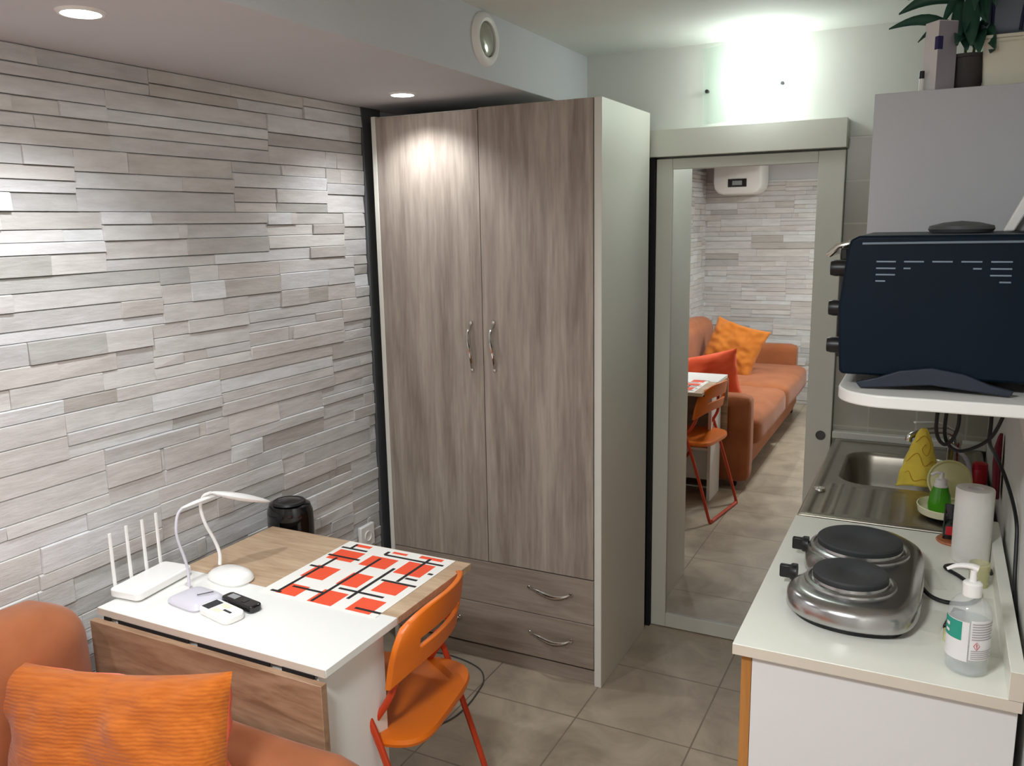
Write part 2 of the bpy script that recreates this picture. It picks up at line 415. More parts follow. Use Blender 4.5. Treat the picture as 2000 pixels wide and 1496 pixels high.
def frame(origin, xdir, ydir):
    x = Vector(xdir).normalized(); y = Vector(ydir); y = (y-x*y.dot(x)).normalized(); z = x.cross(y)
    m = Matrix.Identity(4)
    for i in range(3): m[i][0], m[i][1], m[i][2], m[i][3] = x[i], y[i], z[i], origin[i]
    return m
def struct(o, label=None): return setp(o, label, None, None, 'structure')

# ------------------------------------------------------------------ setting: floor, ceiling, walls
struct(boxobj('floor', XW-.1, XR+.1, YF-.1, YB+.1, -.08, 0, M['floor'], bevel=0), 'beige-grey square tiled floor')
struct(boxobj('ceiling', XW-.1, XR+.1, YF-.1, YB+.1, ZC, ZC+.08, M['plaster'], bevel=0), 'white plaster ceiling')
struct(boxobj('beam_soffit', XW-.05, XS, YS, YB+.05, ZS, ZC+.01, M['plaster_left'], bevel=.002), 'lowered plaster soffit above the stone wall')
# stacked stone cladding: courses of split blocks with uneven faces
def stone_wall(name, u0, u1, z1, place, seed):
    rnd = random.Random(seed); bm = B()
    def block(a, c, z, h):
        d = .011+rnd.random()**1.6*.0085; t = rnd.uniform(-.0016, .0016); g = .0005
        hh = z+h-g
        q = [(a+g, z+g), (c-g, z+g), (c-g, hh), (a+g, hh)]
        vs = [bm.verts.new(place(p[0], p[1], -.01)) for p in q]
        jt = [d+t*(1 if i in (0, 1) else -1)+rnd.uniform(-.0014, .0014) for i in range(4)]
        cz = .0028
        lowr = [bm.verts.new(place(q[i][0], q[i][1]+.0006, jt[i])) for i in (0, 1)]
        upr = [bm.verts.new(place(q[i][0], q[i][1]-cz, jt[i])) for i in (2, 3)]
        tp = [bm.verts.new(place(q[i][0], q[i][1], jt[i]-.0042)) for i in (2, 3)]
        bm.faces.new((lowr[0], lowr[1], upr[0], upr[1])); bm.faces.new((upr[1], upr[0], tp[0], tp[1]))
        bm.faces.new((vs[0], vs[1], lowr[1], lowr[0])); bm.faces.new((vs[3], vs[2], tp[0], tp[1]))
        bm.faces.new((vs[1], vs[2], tp[0], upr[0], lowr[1])); bm.faces.new((vs[0], vs[3], tp[1], upr[1], lowr[0]))
    # panels of interlocking strips: every panel splits its height into rows of its own
    band = .150; z = 0.0
    while z < z1-.004:
        u = u0-rnd.random()*.5
        while u < u1:
            pw = rnd.uniform(.36, .62)
            n = rnd.choice((3, 3, 4, 4)); ws = [rnd.uniform(.7, 1.35) for _ in range(n)]; tot = sum(ws)
            zz = z
            for w_ in ws:
                h = band*w_/tot
                cuts = sorted([rnd.uniform(.2, .8) for _ in range(rnd.choice((0, 1, 1, 2)))])
                xs = [u+rnd.uniform(-.0, .0)]+[u+pw*c_ for c_ in cuts]+[u+pw]
                for a0, c0 in zip(xs, xs[1:]):
                    a, c = max(a0, u0), min(c0, u1); h2 = min(h, z1-zz)
                    if c-a > .006 and h2 > .006: block(a, c, zz, h2)
                zz += h
            u += pw
        z += band
    return bm
wl = boxobj('wall_left', XW-.1, XW, YF-.1, YB+.1, -.02, ZC, M['plaster_left'], bevel=0); struct(wl, 'wall clad in stacked grey stone strips')
o = obj('stone_cladding', stone_wall('s', YF, 2.548, ZS, lambda u, z, d: (XW+d, u, z), 3), M['stone'], wl, smooth=False); o['label'] = 'grey stacked stone cladding'
struct(boxobj('gap_shade_left', XW, XW+.022, 2.549, 2.66, 0, ZS, M['grey_dark'], bevel=.002), 'dark vertical strip standing in for shade in the gap beside the wardrobe')  # dark colour added to the wall as the shade of the wardrobe gap
wf = boxobj('wall_front', XW-.1, XR+.1, YF-.1, YF, -.02, ZC, M['plaster_left'], bevel=0); struct(wf, 'stone clad end wall seen in the mirror')
o = obj('stone_cladding', stone_wall('s', XW, XR, 1.93, lambda u, z, d: (u, YF+d, z), 8), M['stone'], wf, smooth=False); o['label'] = 'pale stacked stone cladding'
wb = boxobj('wall_back', XW-.1, XR+.1, YB, YB+.1, -.02, ZC, M['plaster'], bevel=0); struct(wb, 'white plaster wall above the sliding door')
boxobj('wall_tile_panel', -.30, XR, YB-.008, YB+.001, 0, 1.866, M['walltile'], wb, .001, label='grey wall tiles with pale joints')
wr = boxobj('wall_right', XR, XR+.1, YF-.1, YB+.1, -.02, ZC, M['plaster'], bevel=0); struct(wr, 'plain white wall behind the kitchenette')
struct(boxobj('trim_1', -.296, XR, YB-.045, YB-.009, .842, .868, M['door_paint'], bevel=.004), 'pale ledge strip between the sink and the tiles')

# ------------------------------------------------------------------ mirrored sliding door
d1 = thing('door_1', 'tall sliding door with full-height mirror', None, (-.62, 3.07, 0)); d1['kind'] = 'structure'
DX0, DX1, DY = -.944, -.300, 3.05
fr = B()
box(fr, DX0, -.884, DY, DY+.03, .004, 1.822); box(fr, -.385, DX1, DY, DY+.03, .004, 1.822)
box(fr, -.884, -.385, DY, DY+.03, 1.784, 1.822); box(fr, -.884, -.385, DY, DY+.03, .004, .062)
obj('door_frame', fr, M['door_paint'], d1, .002)
boxobj('mirror_pane', -.886, -.383, DY+.008, DY+.016, .060, 1.786, M['mirror'], d1, 0, smooth=False, label='mirror glass')
bm = B(); lathe(bm, [(.0, -.001), (.012, -.001), (.013, -.004), (.016, -.004), (.017, 0), (.0, 0)][::-1], (-.334, DY-.0005, .848), 24, ax='Y'); obj('finger_pull', bm, M['grey_dark'], d1)
struct(boxobj('gap_shade_right', -.985, -.9455, 3.036, YB, 0, 1.826, M['slot'], bevel=0), 'dark strip standing in for shade between the wardrobe and the mirrored door')  # near-black box fills this gap in place of its shadow
tr = boxobj('trim_2', -.965, -.297, 3.028, YB, 1.828, 1.923, M['door_paint'], bevel=.002); struct(tr, 'box rail cover above the mirrored door')

# ------------------------------------------------------------------ wall sconce above the door
s = thing('wall_sconce', 'glowing glass wall lamp above the mirrored sliding door', 'wall lamp', (-.60, YB, 2.06))
bm = B(); n = 16
pts = [(-.785+.31*i/n, YB-.012-.055*math.sin(PI*i/n)) for i in range(n+1)]
lo = [bm.verts.new((x, y, 1.935)) for x, y in pts]; hi = [bm.verts.new((x, y, 2.19)) for x, y in pts]
for i in range(n): bm.faces.new((lo[i], lo[i+1], hi[i+1], hi[i]))
obj('glass_shade', bm, M['sglass'], s, solid=.004, label='curved clear glass shade')
bm = B(); n = 14
sec = []
for z in (1.94, 2.185):
    sec.append([(-.575+.085*math.cos(PI*i/n), YB-.004-.045*math.sin(PI*i/n), z) for i in range(n+1)])
loft(bm, sec); obj('lamp_tube', bm, M['em_sconce'], s, label='bright white glowing diffuser')
for x in (-.769, -.507):
    bm = B(); lathe(bm, [(0, -.022), (.006, -.022), (.007, -.018), (.005, 0), (0, 0)], (x, YB-.012 if x < -.7 else YB-.05, 2.045), 14, ax='Y'); obj('screw', bm, M['dark'], s)

# ------------------------------------------------------------------ downlights in the soffit, ceiling lamp
lab = ['glowing recessed spotlight nearest the left edge of the photo', 'glowing recessed spotlight in front of the wardrobe top', 'recessed spotlight above the sofa']
for (x, y), lb in zip(DOWNLIGHTS, lab):
    t = thing('recessed_spotlight', lb, 'spotlight', (x, y, ZS), 'recessed spotlights in the soffit')
    bm = B(); lathe(bm, [(.037, -.001), (.037, -.006), (.042, -.006), (.046, -.001), (.046, .0005), (.037, .0005)], (x, y, ZS), 28); obj('ring', bm, M['wplastic'], t)
    bm = B(); lathe(bm, [(0, -.0085), (.018, -.0080), (.030, -.0055), (.0365, .0), (0, .0)], (x, y, ZS), 24); obj('lens', bm, M['em_down'], t, label='lit lens')
t = thing('ceiling_lamp', 'round white ceiling lamp near the stone end wall', 'ceiling lamp', (-.55, .05, ZC))
bm = B(); lathe(bm, [(0, 0), (.16, 0), (.17, -.02), (.165, -.035), (0, -.035)], (-.55, .05, ZC), 36); obj('base', bm, M['wplastic'], t)
bm = B(); lathe(bm, [(0, -.08), (.06, -.077), (.12, -.062), (.155, -.036), (0, -.036)], (-.55, .05, ZC), 36); obj('shade', bm, M['em_ceil'], t)

# ------------------------------------------------------------------ round vent on the soffit face
t = thing('round_vent', 'round white and metal vent on the soffit side face', 'vent', (XS, 2.282, 2.131))
bm = B(); lathe(bm, [(.050, .0), (.050, .012), (.058, .016), (.070, .012), (.076, .004), (.077, 0)], (XS, 2.282, 2.131), 40, ax='X'); obj('outer_ring', bm, M['wplastic'], t)
bm = B(); lathe(bm, [(0, .001), (.056, .001), (.056, .004), (0, .004)], (XS, 2.282, 2.131), 36, ax='X'); obj('gap', bm, M['dark'], t, label='dark recess')
bm = B(); lathe(bm, [(0, .014), (.02, .0135), (.040, .011), (.0475, .006), (.047, .003), (0, .003)], (XS, 2.282, 2.131), 36, ax='X'); obj('inner_disc', bm, M['vent_in'], t, label='glossy grey disc')

# ------------------------------------------------------------------ wardrobe
WX0, WX1, WY0, WY1, WZ = -1.822, -.956, 2.522, 3.004, 1.98
wd = thing('wardrobe', 'tall two-door wardrobe with grey oak fronts and white sides', 'wardrobe', (-1.389, 2.76, 0))
def sidep(x0, x1):
    return boxobj('side_panel', x0, x1, WY0, WY1, 0, WZ, M['ward_white'], wd, .0015, label='white side panel')
sidep(WX0, WX0+.018); sidep(WX1-.026, WX1)
boxobj('top_panel', WX0+.018, WX1-.026, WY0+.02, WY1, WZ-.018, WZ, M['ward_white'], wd)
boxobj('back_panel', WX0+.018, WX1-.026, WY1-.012, WY1-.002, .02, WZ-.018, M['ward_white'], wd)
boxobj('plinth', WX0+.018, WX1-.026, WY0+.012, WY0+.028, 0, .05, M['ward_wood_h'], wd)
bm = B(); box(bm, WX0+.018, WX1-.026, WY0+.022, WY0+.03, .05, WZ-.02); obj('gap_shade_sheet', bm, M['slot'], wd)  # near-black sheet behind the fronts, paints the shade in their gaps
def chrome_handle(parent, p0, axis, ln, out=.024):
    """bow handle with an S-shaped flat grip"""
    bm = B(); pts = []
    for i in range(9):
        t = i/8; s = (t-.5)*ln
        o_ = out*math.sin(PI*t)**.6; wv = .005*math.sin(2*PI*t)
        if axis == 'Z': pts.append((p0[0]+wv, p0[1]-o_, p0[2]+s))
        else: pts.append((p0[0]+s, p0[1]-o_, p0[2]-.008*math.sin(PI*t)+wv))
    tube(bm, pts, .0055, 10, 6, rs=lambda t: .0045+.003*math.sin(PI*t)**2)
    for e in (pts[0], pts[-1]):
        lathe(bm, [(0, 0), (.008, 0), (.008, -.004), (.006, -.007), (0, -.008)], (e[0], p0[1], e[2]), 14, ax='Y')
    return obj('handle', bm, M['chrome'], parent, label='chrome bow handle')
xm = -1.3915
dl = boxobj('door', WX0+.0195, xm-.0022, WY0+.001, WY0+.02, .3945, 1.974, M['ward_wood'], wd, .001, label='left oak door')
dr = boxobj('door', xm+.0022, WX1-.028, WY0-.003, WY0+.017, .397, 1.979, M['ward_wood'], wd, .001, label='right oak door')
chrome_handle(dl, (-1.438, WY0+.001, 1.184), 'Z', .165); chrome_handle(dr, (-1.347, WY0-.003, 1.188), 'Z', .165)
for z0, z1, lb in ((.2295, .3915, 'upper drawer'), (.062, .2265, 'lower drawer')):
    q = boxobj('drawer', WX0+.0195, WX1-.028, WY0, WY0+.02, z0, z1, M['ward_wood_h'], wd, .001, label=lb)
    zz = .328 if z0 > .2 else .155
    chrome_handle(q, (-1.148, WY0, zz), 'X', .16); chrome_handle(q, (-1.60, WY0, zz), 'X', .16)

# ------------------------------------------------------------------ drop-leaf table
TZ, TX0, TX1, TY0, TYM, TY1 = .71, -1.76, -1.065, 1.228, 1.487, 1.832
tb = thing('drop_leaf_table', 'drop-leaf table with white middle, raised oak leaf and hanging oak leaf', 'table', (-1.41, 1.5, 0))
tt = boxobj('tabletop', TX0, TX1, TY0, TYM-.0008, TZ-.018, TZ, M['white_lam'], tb, .001, label='white laminate middle top')
boxobj('edge_band', TX0+.001, TX1-.001, TY0-.0015, TY0+.001, TZ-.0178, TZ-.0008, M['edge_beige'], tt, 0)
boxobj('table_leaf', TX0, TX1, TYM+.0008, TY1, TZ-.018, TZ, M['table_oak'], tb, .001, label='raised light oak leaf')
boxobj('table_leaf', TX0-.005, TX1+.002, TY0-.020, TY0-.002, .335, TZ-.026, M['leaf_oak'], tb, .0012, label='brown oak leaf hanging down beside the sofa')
for x in (TX0+.03, TX1-.05):
    boxobj('end_panel', x, x+.018, TY0+.012, TYM-.015, 0, TZ-.018, M['white_lam'], tb)
boxobj('shelf', TX0+.048, TX1-.05, TY0+.03, TYM-.02, .30, .316, M['white_lam'], tb)
boxobj('back_rail', TX0+.048, TX1-.05, TY0+.13, TY0+.146, .10, .30, M['white_lam'], tb)
boxobj('back_rail', TX0+.048, TX1-.05, TY0+.012, TY0+.028, .60, TZ-.018, M['white_lam'], tb)
for x in (TX0+.2, TX1-.2): boxobj('leaf_bracket', x, x+.03, TYM-.1, TY1-.08, TZ-.04, TZ-.019, M['slot'], tb)
for a_, b_ in ((-1.735, -1.712), (-1.685, -1.455), (-1.425, -1.215), (-1.18, -1.095)):
    boxobj('hinge', a_, b_, TY0-.004, TY0+.0, TZ-.0265, TZ-.0175, M['slot'], tb, 0)
bm = B(); lathe(bm, [(0, -.012), (.007, -.012), (.007, 0), (0, 0)], (TX1+.002, TY1-.055, TZ-.022), 12, ax='X'); obj('stop_knob', bm, M['black'], tb)

# placemat
bm = B(); Z0 = TZ+.0002
box(bm, -1.462, -1.110, 1.462, 1.826, Z0, Z0+.0016)
R_ = [(-1.447, -1.363, 1.699, 1.766), (-1.337, -1.251, 1.698, 1.764), (-1.221, -1.138, 1.692, 1.771), (-1.431, -1.358, 1.575, 1.651), (-1.314, -1.249, 1.574, 1.649), (-1.208, -1.134, 1.577, 1.636), (-1.419, -1.358, 1.471, 1.529), (-1.316, -1.243, 1.465, 1.536), (-1.202, -1.132, 1.467, 1.538), (-1.429, -1.374, 1.799, 1.815), (-1.298, -1.251, 1.799, 1.811), (-1.212, -1.14, 1.802, 1.818)]
L_ = [(-1.455, 1.78, -1.368, 1.78), (-1.425, 1.812, -1.425, 1.783), (-1.455, 1.721, -1.35, 1.721), (-1.452, 1.641, -1.408, 1.641), (-1.418, 1.712, -1.418, 1.474), (-1.439, 1.477, -1.407, 1.477), (-1.404, 1.517, -1.301, 1.517), (-1.304, 1.755, -1.304, 1.468), (-1.31, 1.804, -1.31, 1.782), (-1.309, 1.782, -1.122, 1.782), (-1.177, 1.807, -1.177, 1.648), (-1.169, 1.674, -1.134, 1.674), (-1.131, 1.722, -1.117, 1.722), (-1.22, 1.641, -1.116, 1.641), (-1.231, 1.714, -1.231, 1.515), (-1.289, 1.556, -1.154, 1.556), (-1.184, 1.483, -1.11, 1.483)]
for x0, x1, y0, y1 in R_: box(bm, x0, x1, y0, y1, Z0+.0012, Z0+.0019, 1)
for k, (x0, y0, x1, y1) in enumerate(L_):
    h = .0043; e = Z0+.0022+(k % 3)*.0001
    box(bm, min(x0, x1)-(h if x0 == x1 else 0), max(x0, x1)+(h if x0 == x1 else 0), min(y0, y1)-(h if y0 == y1 else 0), max(y0, y1)+(h if y0 == y1 else 0), Z0+.0012, e, 2)
setp(obj('placemat', bm, [M['mat_white'], M['mat_red'], M['mat_black']], None, smooth=False), 'white placemat with red blocks and black lines on the raised oak leaf', 'placemat')

# router with four antennas
t = thing('router', 'white flat router with four upright antennas beside the stone wall', 'router', (-1.735, 1.37, TZ))
bm = B(); ax = Vector((-.018, .18, 0)); ay = Vector((.090, -.018, 0))
mt = frame((-1.7375, 1.371, TZ+.013), (-.1, 1, 0), (1, .1, 0))
prism(bm, rrect(-.094, .094, -.048, .048, .014), -.0125, .0085, fn=lambda x, y, z: mt @ Vector((x, y, z)))
bd = obj('body', bm, M['wplastic'], t, .004, 3)
bm = B()
for pts in (((-.07, -.03), (-.02, .02), (.04, .0), (.07, .035)), ((-.06, .03), (0, -.02), (.05, -.03))):
    tube(bm, [mt @ Vector((x, y, .0087)) for x, y in pts], .0013, 6, 6)
obj('swirl_groove', bm, M['greyline'], bd, label='grey curved lines')
for y, z in ((1.300, .866), (1.352, .868), (1.404, .866), (1.452, .868)):
    bm = B(); xx = -1.792-.1*(y-1.37)
    tube(bm, [(xx+.004, y, TZ+.012), (xx, y, TZ+.03), (xx-.004, y+.003, z)], .0048, 8, 3, rs=lambda q: .0058-.0012*q, flat=.7); obj('antenna', bm, M['wplastic'], t)

# two small desk lamps
t = thing('desk_lamp', 'white gooseneck desk lamp with rounded mouse-shaped base, flat head over the table', 'desk lamp', (-1.585, 1.487, TZ), 'small gooseneck desk lamps')
def mousebase(bm, cx, cy, ln, wd_, h, ang, sq=2.6):
    secs = []
    for f, z in ((.93, 0), (1, .006), (.97, h*.45), (.82, h*.75), (.5, h*.95), (.1, h)):
        s = []
        for i in range(36):
            a = 2*PI*i/36; c_, s_ = math.cos(a), math.sin(a)
            x = abs(c_)**(2/sq)*math.copysign(1, c_)*ln/2*f; y = abs(s_)**(2/sq)*math.copysign(1, s_)*wd_/2*f
            s.append((cx+x*math.cos(ang)-y*math.sin(ang), cy+x*math.sin(ang)+y*math.cos(ang), TZ+z*(1 if z < .01 else 1+.25*x/ln)))
        secs.append(s)
    loft(bm, secs)
bm = B(); mousebase(bm, -1.585, 1.487, .135, .088, .030, -.15); lb_ = obj('base', bm, M['wplastic'], t)
boxobj('power_switch', -1.556, -1.540, 1.476, 1.488, TZ+.023, TZ+.0265, M['dark'], lb_, .0015)
bm = B(); tube(bm, [(-1.645, 1.51, TZ+.02), (-1.648, 1.515, .76), (-1.656, 1.508, .80), (-1.664, 1.490, .85), (-1.666, 1.482, .895), (-1.655, 1.484, .925), (-1.630, 1.487, .938)], .0042, 10, 8, rs=lambda q: .0048-.001*q); obj('gooseneck', bm, M['wplastic'], t)
bm = B(); secs = []
A0, A1 = Vector((-1.632, 1.487, .938)), Vector((-1.588, 1.650, .869)); dirn = (A1-A0).normalized(); sd = dirn.cross(Vector((0, 0, 1))).normalized(); upv = sd.cross(dirn)
for i in range(13):
    q = i/12; wdt = .004+.020*math.sin(PI*min(1, q*1.02+.0)**.9)**.8 if 0 < q < 1 else .002
    hh = .003+.007*math.sin(PI*q) if 0 < q < 1 else .001; c0 = A0.lerp(A1, q)
    secs.append([c0+sd*wdt*math.cos(2*PI*k/12)+upv*hh*math.sin(2*PI*k/12) for k in range(12)])
loft(bm, secs); obj('lamp_head', bm, M['wplastic'], t)
t = thing('desk_lamp', 'pale lavender-white desk lamp with square base, between router and white remote control', 'desk lamp', (-1.56, 1.35, TZ), 'small gooseneck desk lamps')
bm = B(); mousebase(bm, -1.563, 1.352, .122, .098, .022, -.13, 5); lb_ = obj('base', bm, M['wplastic2'], t)
bm = B(); tube(bm, [(-1.545, 1.34, TZ+.0255), (-1.532, 1.352, TZ+.027), (-1.522, 1.37, TZ+.026)], .0013, 6, 4); obj('marking', bm, M['grey_dark'], lb_, label='short grey dash')
bm = B(); tube(bm, [(-1.625, 1.388, TZ+.012), (-1.634, 1.396, .76), (-1.640, 1.394, .795), (-1.645, 1.386, .835), (-1.648, 1.384, .87), (-1.650, 1.395, .905), (-1.645, 1.41, .921)], .0036, 10, 8); obj('gooseneck', bm, M['wplastic2'], t)
bm = B(); tube(bm, [(-1.646, 1.405, .9195), (-1.642, 1.46, .9225), (-1.637, 1.528, .9225)], .004, 12, 6, rs=lambda q: .003+.0045*math.sin(PI*min(.97, q*.9+.07)), flat=.6); obj('lamp_head', bm, M['wplastic'], t)

# remotes
def remote(name, label, c, ln, wd_, ang, mats, knobs):
    t = thing(name, label, 'remote control', (c[0], c[1], TZ))
    R2 = Matrix.Translation((c[0], c[1], TZ)) @ Matrix.Rotation(ang, 4, 'Z')
    bm = B(); prism(bm, rrect(-ln/2, ln/2, -wd_/2, wd_/2, wd_*.32, 6), .0005, .018, fn=lambda x, y, z: R2 @ Vector((x, y, z))); bo = obj('body', bm, mats[0], t, .004, 3)
    for (x0, x1, y0, y1, mt_) in knobs:
        bm = B(); box(bm, x0, x1, y0, y1, .0178, .0192, mat=R2); obj('button' if mt_ != 'screen' else 'display', bm, M['dark'] if mt_ in ('dark', 'screen') else M[mt_], t, .0005)
    return t
kn = [(-.050, -.022, -.020, .020, 'screen'), (.012, .040, -.004, .002, 'dark')]
for i in range(3):
    for j in range(2): kn.append((-.014+i*.010, -.008+j*.0+i*.010, -.018+j*.024, -.004+j*.024, 'cream'))
remote('remote_control', 'off-white remote control with small screen, beside the black remote control', (-1.448, 1.322), .118, .058, -.2, (M['wplastic'],), kn)
remote('remote_control', 'slim black remote control next to the off-white remote control', (-1.442, 1.379), .118, .036, -.16, (M['gloss_black'],), [(-.042, -.012, -.009, .009, 'greypl'), (.010, .022, -.008, .008, 'dark')])

# black tower appliance behind the table
t = thing('tower_fan', 'glossy black tower fan behind the table against the stone wall', 'tower fan', (-1.762, 1.915, 0))
bm = B(); secs = []
for f, z in ((1.25, 0), (1.25, .02), (1.0, .03), (.92, .05), (.94, .4), (.98, .70), (.96, .735), (.86, .757), (.6, .768), (.1, .772)):
    secs.append([(-1.762+.078*f*math.cos(a), 1.915+.066*f*math.sin(a), z) for a in [2*PI*i/36 for i in range(36)]])
loft(bm, secs); obj('housing', bm, M['gloss_black'], t)
bm = B(); lathe(bm, [(.030, 0), (.030, .004), (.048, .006), (.052, 0)], (-1.755, 1.905, .764), 28); obj('top_ring', bm, M['black'], t)
bm = B()
for i in range(16): box(bm, -1.790, -1.730, 1.847, 1.852, .10+i*.035, .106+i*.035)
obj('grille', bm, M['black'], t)

# wall socket low on the stone wall
t = thing('wall_socket', 'white socket plate low on the stone wall beside the wardrobe', 'socket', (XW+.025, 2.435, .45))
boxobj('plate', XW+.02, XW+.036, 2.395, 2.48, .405, .492, M['wplastic'], t, .004)
bm = B(); lathe(bm, [(0, .012), (.016, .012), (.017, .017), (.021, .017), (.022, .01), (0, .01)][::-1], (XW+.022, 2.4375, .4485), 20, ax='X'); obj('outlet', bm, M['wplastic'], t)

# ------------------------------------------------------------------ orange folding chair
ch = thing('folding_chair', 'orange plastic folding chair with red tube legs at the table', 'folding chair', (-1.205, 1.60, 0), rotz=.14)
SX = .195  # seat half depth, local +x is the back
out = []
for i in range(48):
    a = 2*PI*i/48; c_, s_ = math.cos(a), math.sin(a)
    out.append((abs(c_)**.42*math.copysign(1, c_)*SX, abs(s_)**.42*math.copysign(1, s_)*(.196-.012*(c_ < 0))))
secs = []
for f, z in ((.90, .402), (.985, .405), (1.0, .414), (.985, .424), (.90, .427), (.6, .421), (.25, .417), (.02, .416)):
    secs.append([(x*f, y*f, z+(.006*abs(y/.18)**3 if f > .8 else 0)) for x, y in out])
bm = B(); loft(bm, secs); seat = obj('seat', bm, M['chair_pl'], ch)
# backrest: curved panel with a long slot, corners rounded
bm = B(); NU, NV = 44, 18; grid = {}
def bpos(u, v, off):
    # u -1..1 across, v 0..1 up
    wtop = 1 if v < .45 else math.sqrt(max(0.02, 1-((v-.45)/.57)**2*.30))
    y = u*.190*wtop; x = .186-.060*abs(u)**2.2+.030*(v-.3)+off; z = .585+v*.150+.010*(1-u*u)
    z -= .035*abs(u)**4*max(0, v-.3)/.7; z -= .03*(1-v)*abs(u)**3
    return (x, y, z)
for side, off in ((0, .007), (1, -.007)):
    for i in range(NU+1):
        for j in range(NV+1): grid[side, i, j] = bm.verts.new(bpos(-1+2*i/NU, j/NV, off))
def hole(i, j): return 6 <= j < 9 and 8 <= i < NU-8
for i in range(NU):
    for j in range(NV):
        if hole(i, j): continue
        a = [(i, j), (i+1, j), (i+1, j+1), (i, j+1)]
        bm.faces.new([grid[(0,)+k] for k in a]); bm.faces.new([grid[(1,)+k] for k in a[::-1]])
        for (p, q, ni, nj) in (((i, j), (i+1, j), i, j-1), ((i+1, j), (i+1, j+1), i+1, j), ((i+1, j+1), (i, j+1), i, j+1), ((i, j+1), (i, j), i-1, j)):
            if not (0 <= ni < NU and 0 <= nj < NV) or hole(ni, nj):
                bm.faces.new((grid[(0,)+q], grid[(0,)+p], grid[(1,)+p], grid[(1,)+q]))
obj('backrest', bm, M['chair_pl'], ch, .003, 2)
for sgn in (-1, 1):
    y = sgn*.172
    bm = B(); tube(bm, [(.128, y*.78, .66), (.124, y*.84, .60), (.108, y*.97, .52), (.0, y*1.06, .355), (-.22, y*1.06, .012)], .0085, 10, 6); obj('front_leg', bm, M['chair_tube'], ch)
    y = sgn*.202
    bm = B(); tube(bm, [(.062, y, .505), (.092, y, .44), (.172, y, .20), (.225, y, .02), (.232, y*.93, .010)], .0085, 10, 5); obj('rear_leg', bm, M['chair_tube'], ch)
bm = B(); tube(bm, [(.232, -.182, .010), (.232, .182, .010)], .0085, 10, 0); obj('floor_bar', bm, M['chair_tube'], ch)
bm = B(); tube(bm, [(-.218, -.179, .010), (-.218, .179, .010)], .0085, 10, 0); obj('floor_bar', bm, M['chair_tube'], ch)
bm = B(); tube(bm, [(.01, -.194, .395), (.01, .194, .395)], .006, 8, 0); obj('cross_rod', bm, M['chair_tube'], ch)
# cord on the floor by the wardrobe
bm = B(); tube(bm, [(-1.70, 2.46, .0035), (-1.60, 2.49, .0035), (-1.49, 2.483, .0035), (-1.40, 2.45, .0035), (-1.352, 2.39, .0035), (-1.335, 2.32, .0035), (-1.325, 2.22, .0035), (-1.34, 2.12, .0035), (-1.42, 2.0, .0035), (-1.60, 1.93, .0035), (-1.70, 1.965, .0035)], .0024, 6, 8)
setp(obj('power_cord', bm, M['grey_dark'], None), 'thin dark cord looping on the floor in front of the wardrobe', 'cord')

# ------------------------------------------------------------------ sofa
sf = thing('sofa', 'terracotta fabric two-seat sofa along the stone wall', 'sofa', (-1.4, .03, 0))
def soft(name, a, r, puff=0, lb=None, seed=0, top=None):
    bm = B(); softbox(bm, *a, r=r, puff=puff, seed=seed); return obj(name, bm, M['sofa'], sf, label=lb, angle=75)
soft('armrest', (-1.87, -.935, 1.045, 1.195, .045, .578), .045, seed=1, lb='arm beside the table')
soft('armrest', (-1.87, -1.00, -1.16, -1.01, .045, .578), .045, seed=2, lb='arm at the far end of the sofa')
soft('frame_base', (-1.86, -.985, -1.01, 1.045, .06, .26), .03, seed=3)
soft('seat_cushion', (-1.70, -.905, .025, 1.042, .235, .425), .055, .02, seed=4)
soft('seat_cushion', (-1.70, -.905, -1.005, .02, .235, .425), .055, .02, seed=5)
def backc(y0, y1, z1, seed):
    bm = B(); softbox(bm, -1.865, -1.66, y0, y1, .38, z1, r=.085, puff=.02, seed=seed)
    for v in bm.verts: v.co.x -= .03*max(0, v.co.z-.45)
    return obj('back_cushion', bm, M['sofa'], sf, angle=75)
backc(.045, 1.17, .775, 6); backc(-1.0, .04, .80, 7)
for x in (-1.80, -1.04):
    for y in (1.10, -1.08):
        bm = B(); lathe(bm, [(.018, 0), (.022, .01), (.026, .06), (0, .06)], (x, y, 0), 16); obj('foot', bm, M['black'], sf)

# cushions
mtx = frame((-1.366, .942, .556), (.60, 0, .115), (-.02, .20, .97))
pillow('cushion', .69, .44, .14, mtx, [M['cushion'], M['coral']], 'large bright orange ribbed cushion in the foreground, leaning on the sofa arm', 'cushion', 2, .010, 'cushions on the sofa')
mtx = frame((-1.385, -.40, .615), (.30, .05, -.075), (.13, -.16, .33))
pillow('cushion', .44, .44, .15, mtx, M['ochre'], 'ochre cushion seen in the mirror, leaning on the sofa back', 'cushion', 9, .012, 'cushions on the sofa')

# water heater on the far wall
t = thing('water_heater', 'white water heater with dark display high on the stone wall in the mirror', 'water heater', (-1.56, YF, 2.0))
bm = B(); secs = []
ol = [(-.205, 2.205), (-.205, 1.90), (-.195, 1.86), (-.165, 1.825), (-.125, 1.812), (.125, 1.812), (.165, 1.825), (.195, 1.86), (.205, 1.90), (.205, 2.205)]
for y, f in ((YF+.02, 1), (YF+.26, 1), (YF+.285, .97), (YF+.295, .9)):
    secs.append([(-1.56+x*f, y, 2.0+(z-2.0)*f) for x, z in ol])
loft(bm, secs); obj('tank', bm, M['wplastic'], t, .006)
boxobj('display', -1.638, -1.482, YF+.285, YF+.299, 1.872, 1.940, M['gloss_black'], t, .003)
boxobj('screen_window', -1.600, -1.520, YF+.297, YF+.301, 1.888, 1.924, M['greypl'], t, .001)

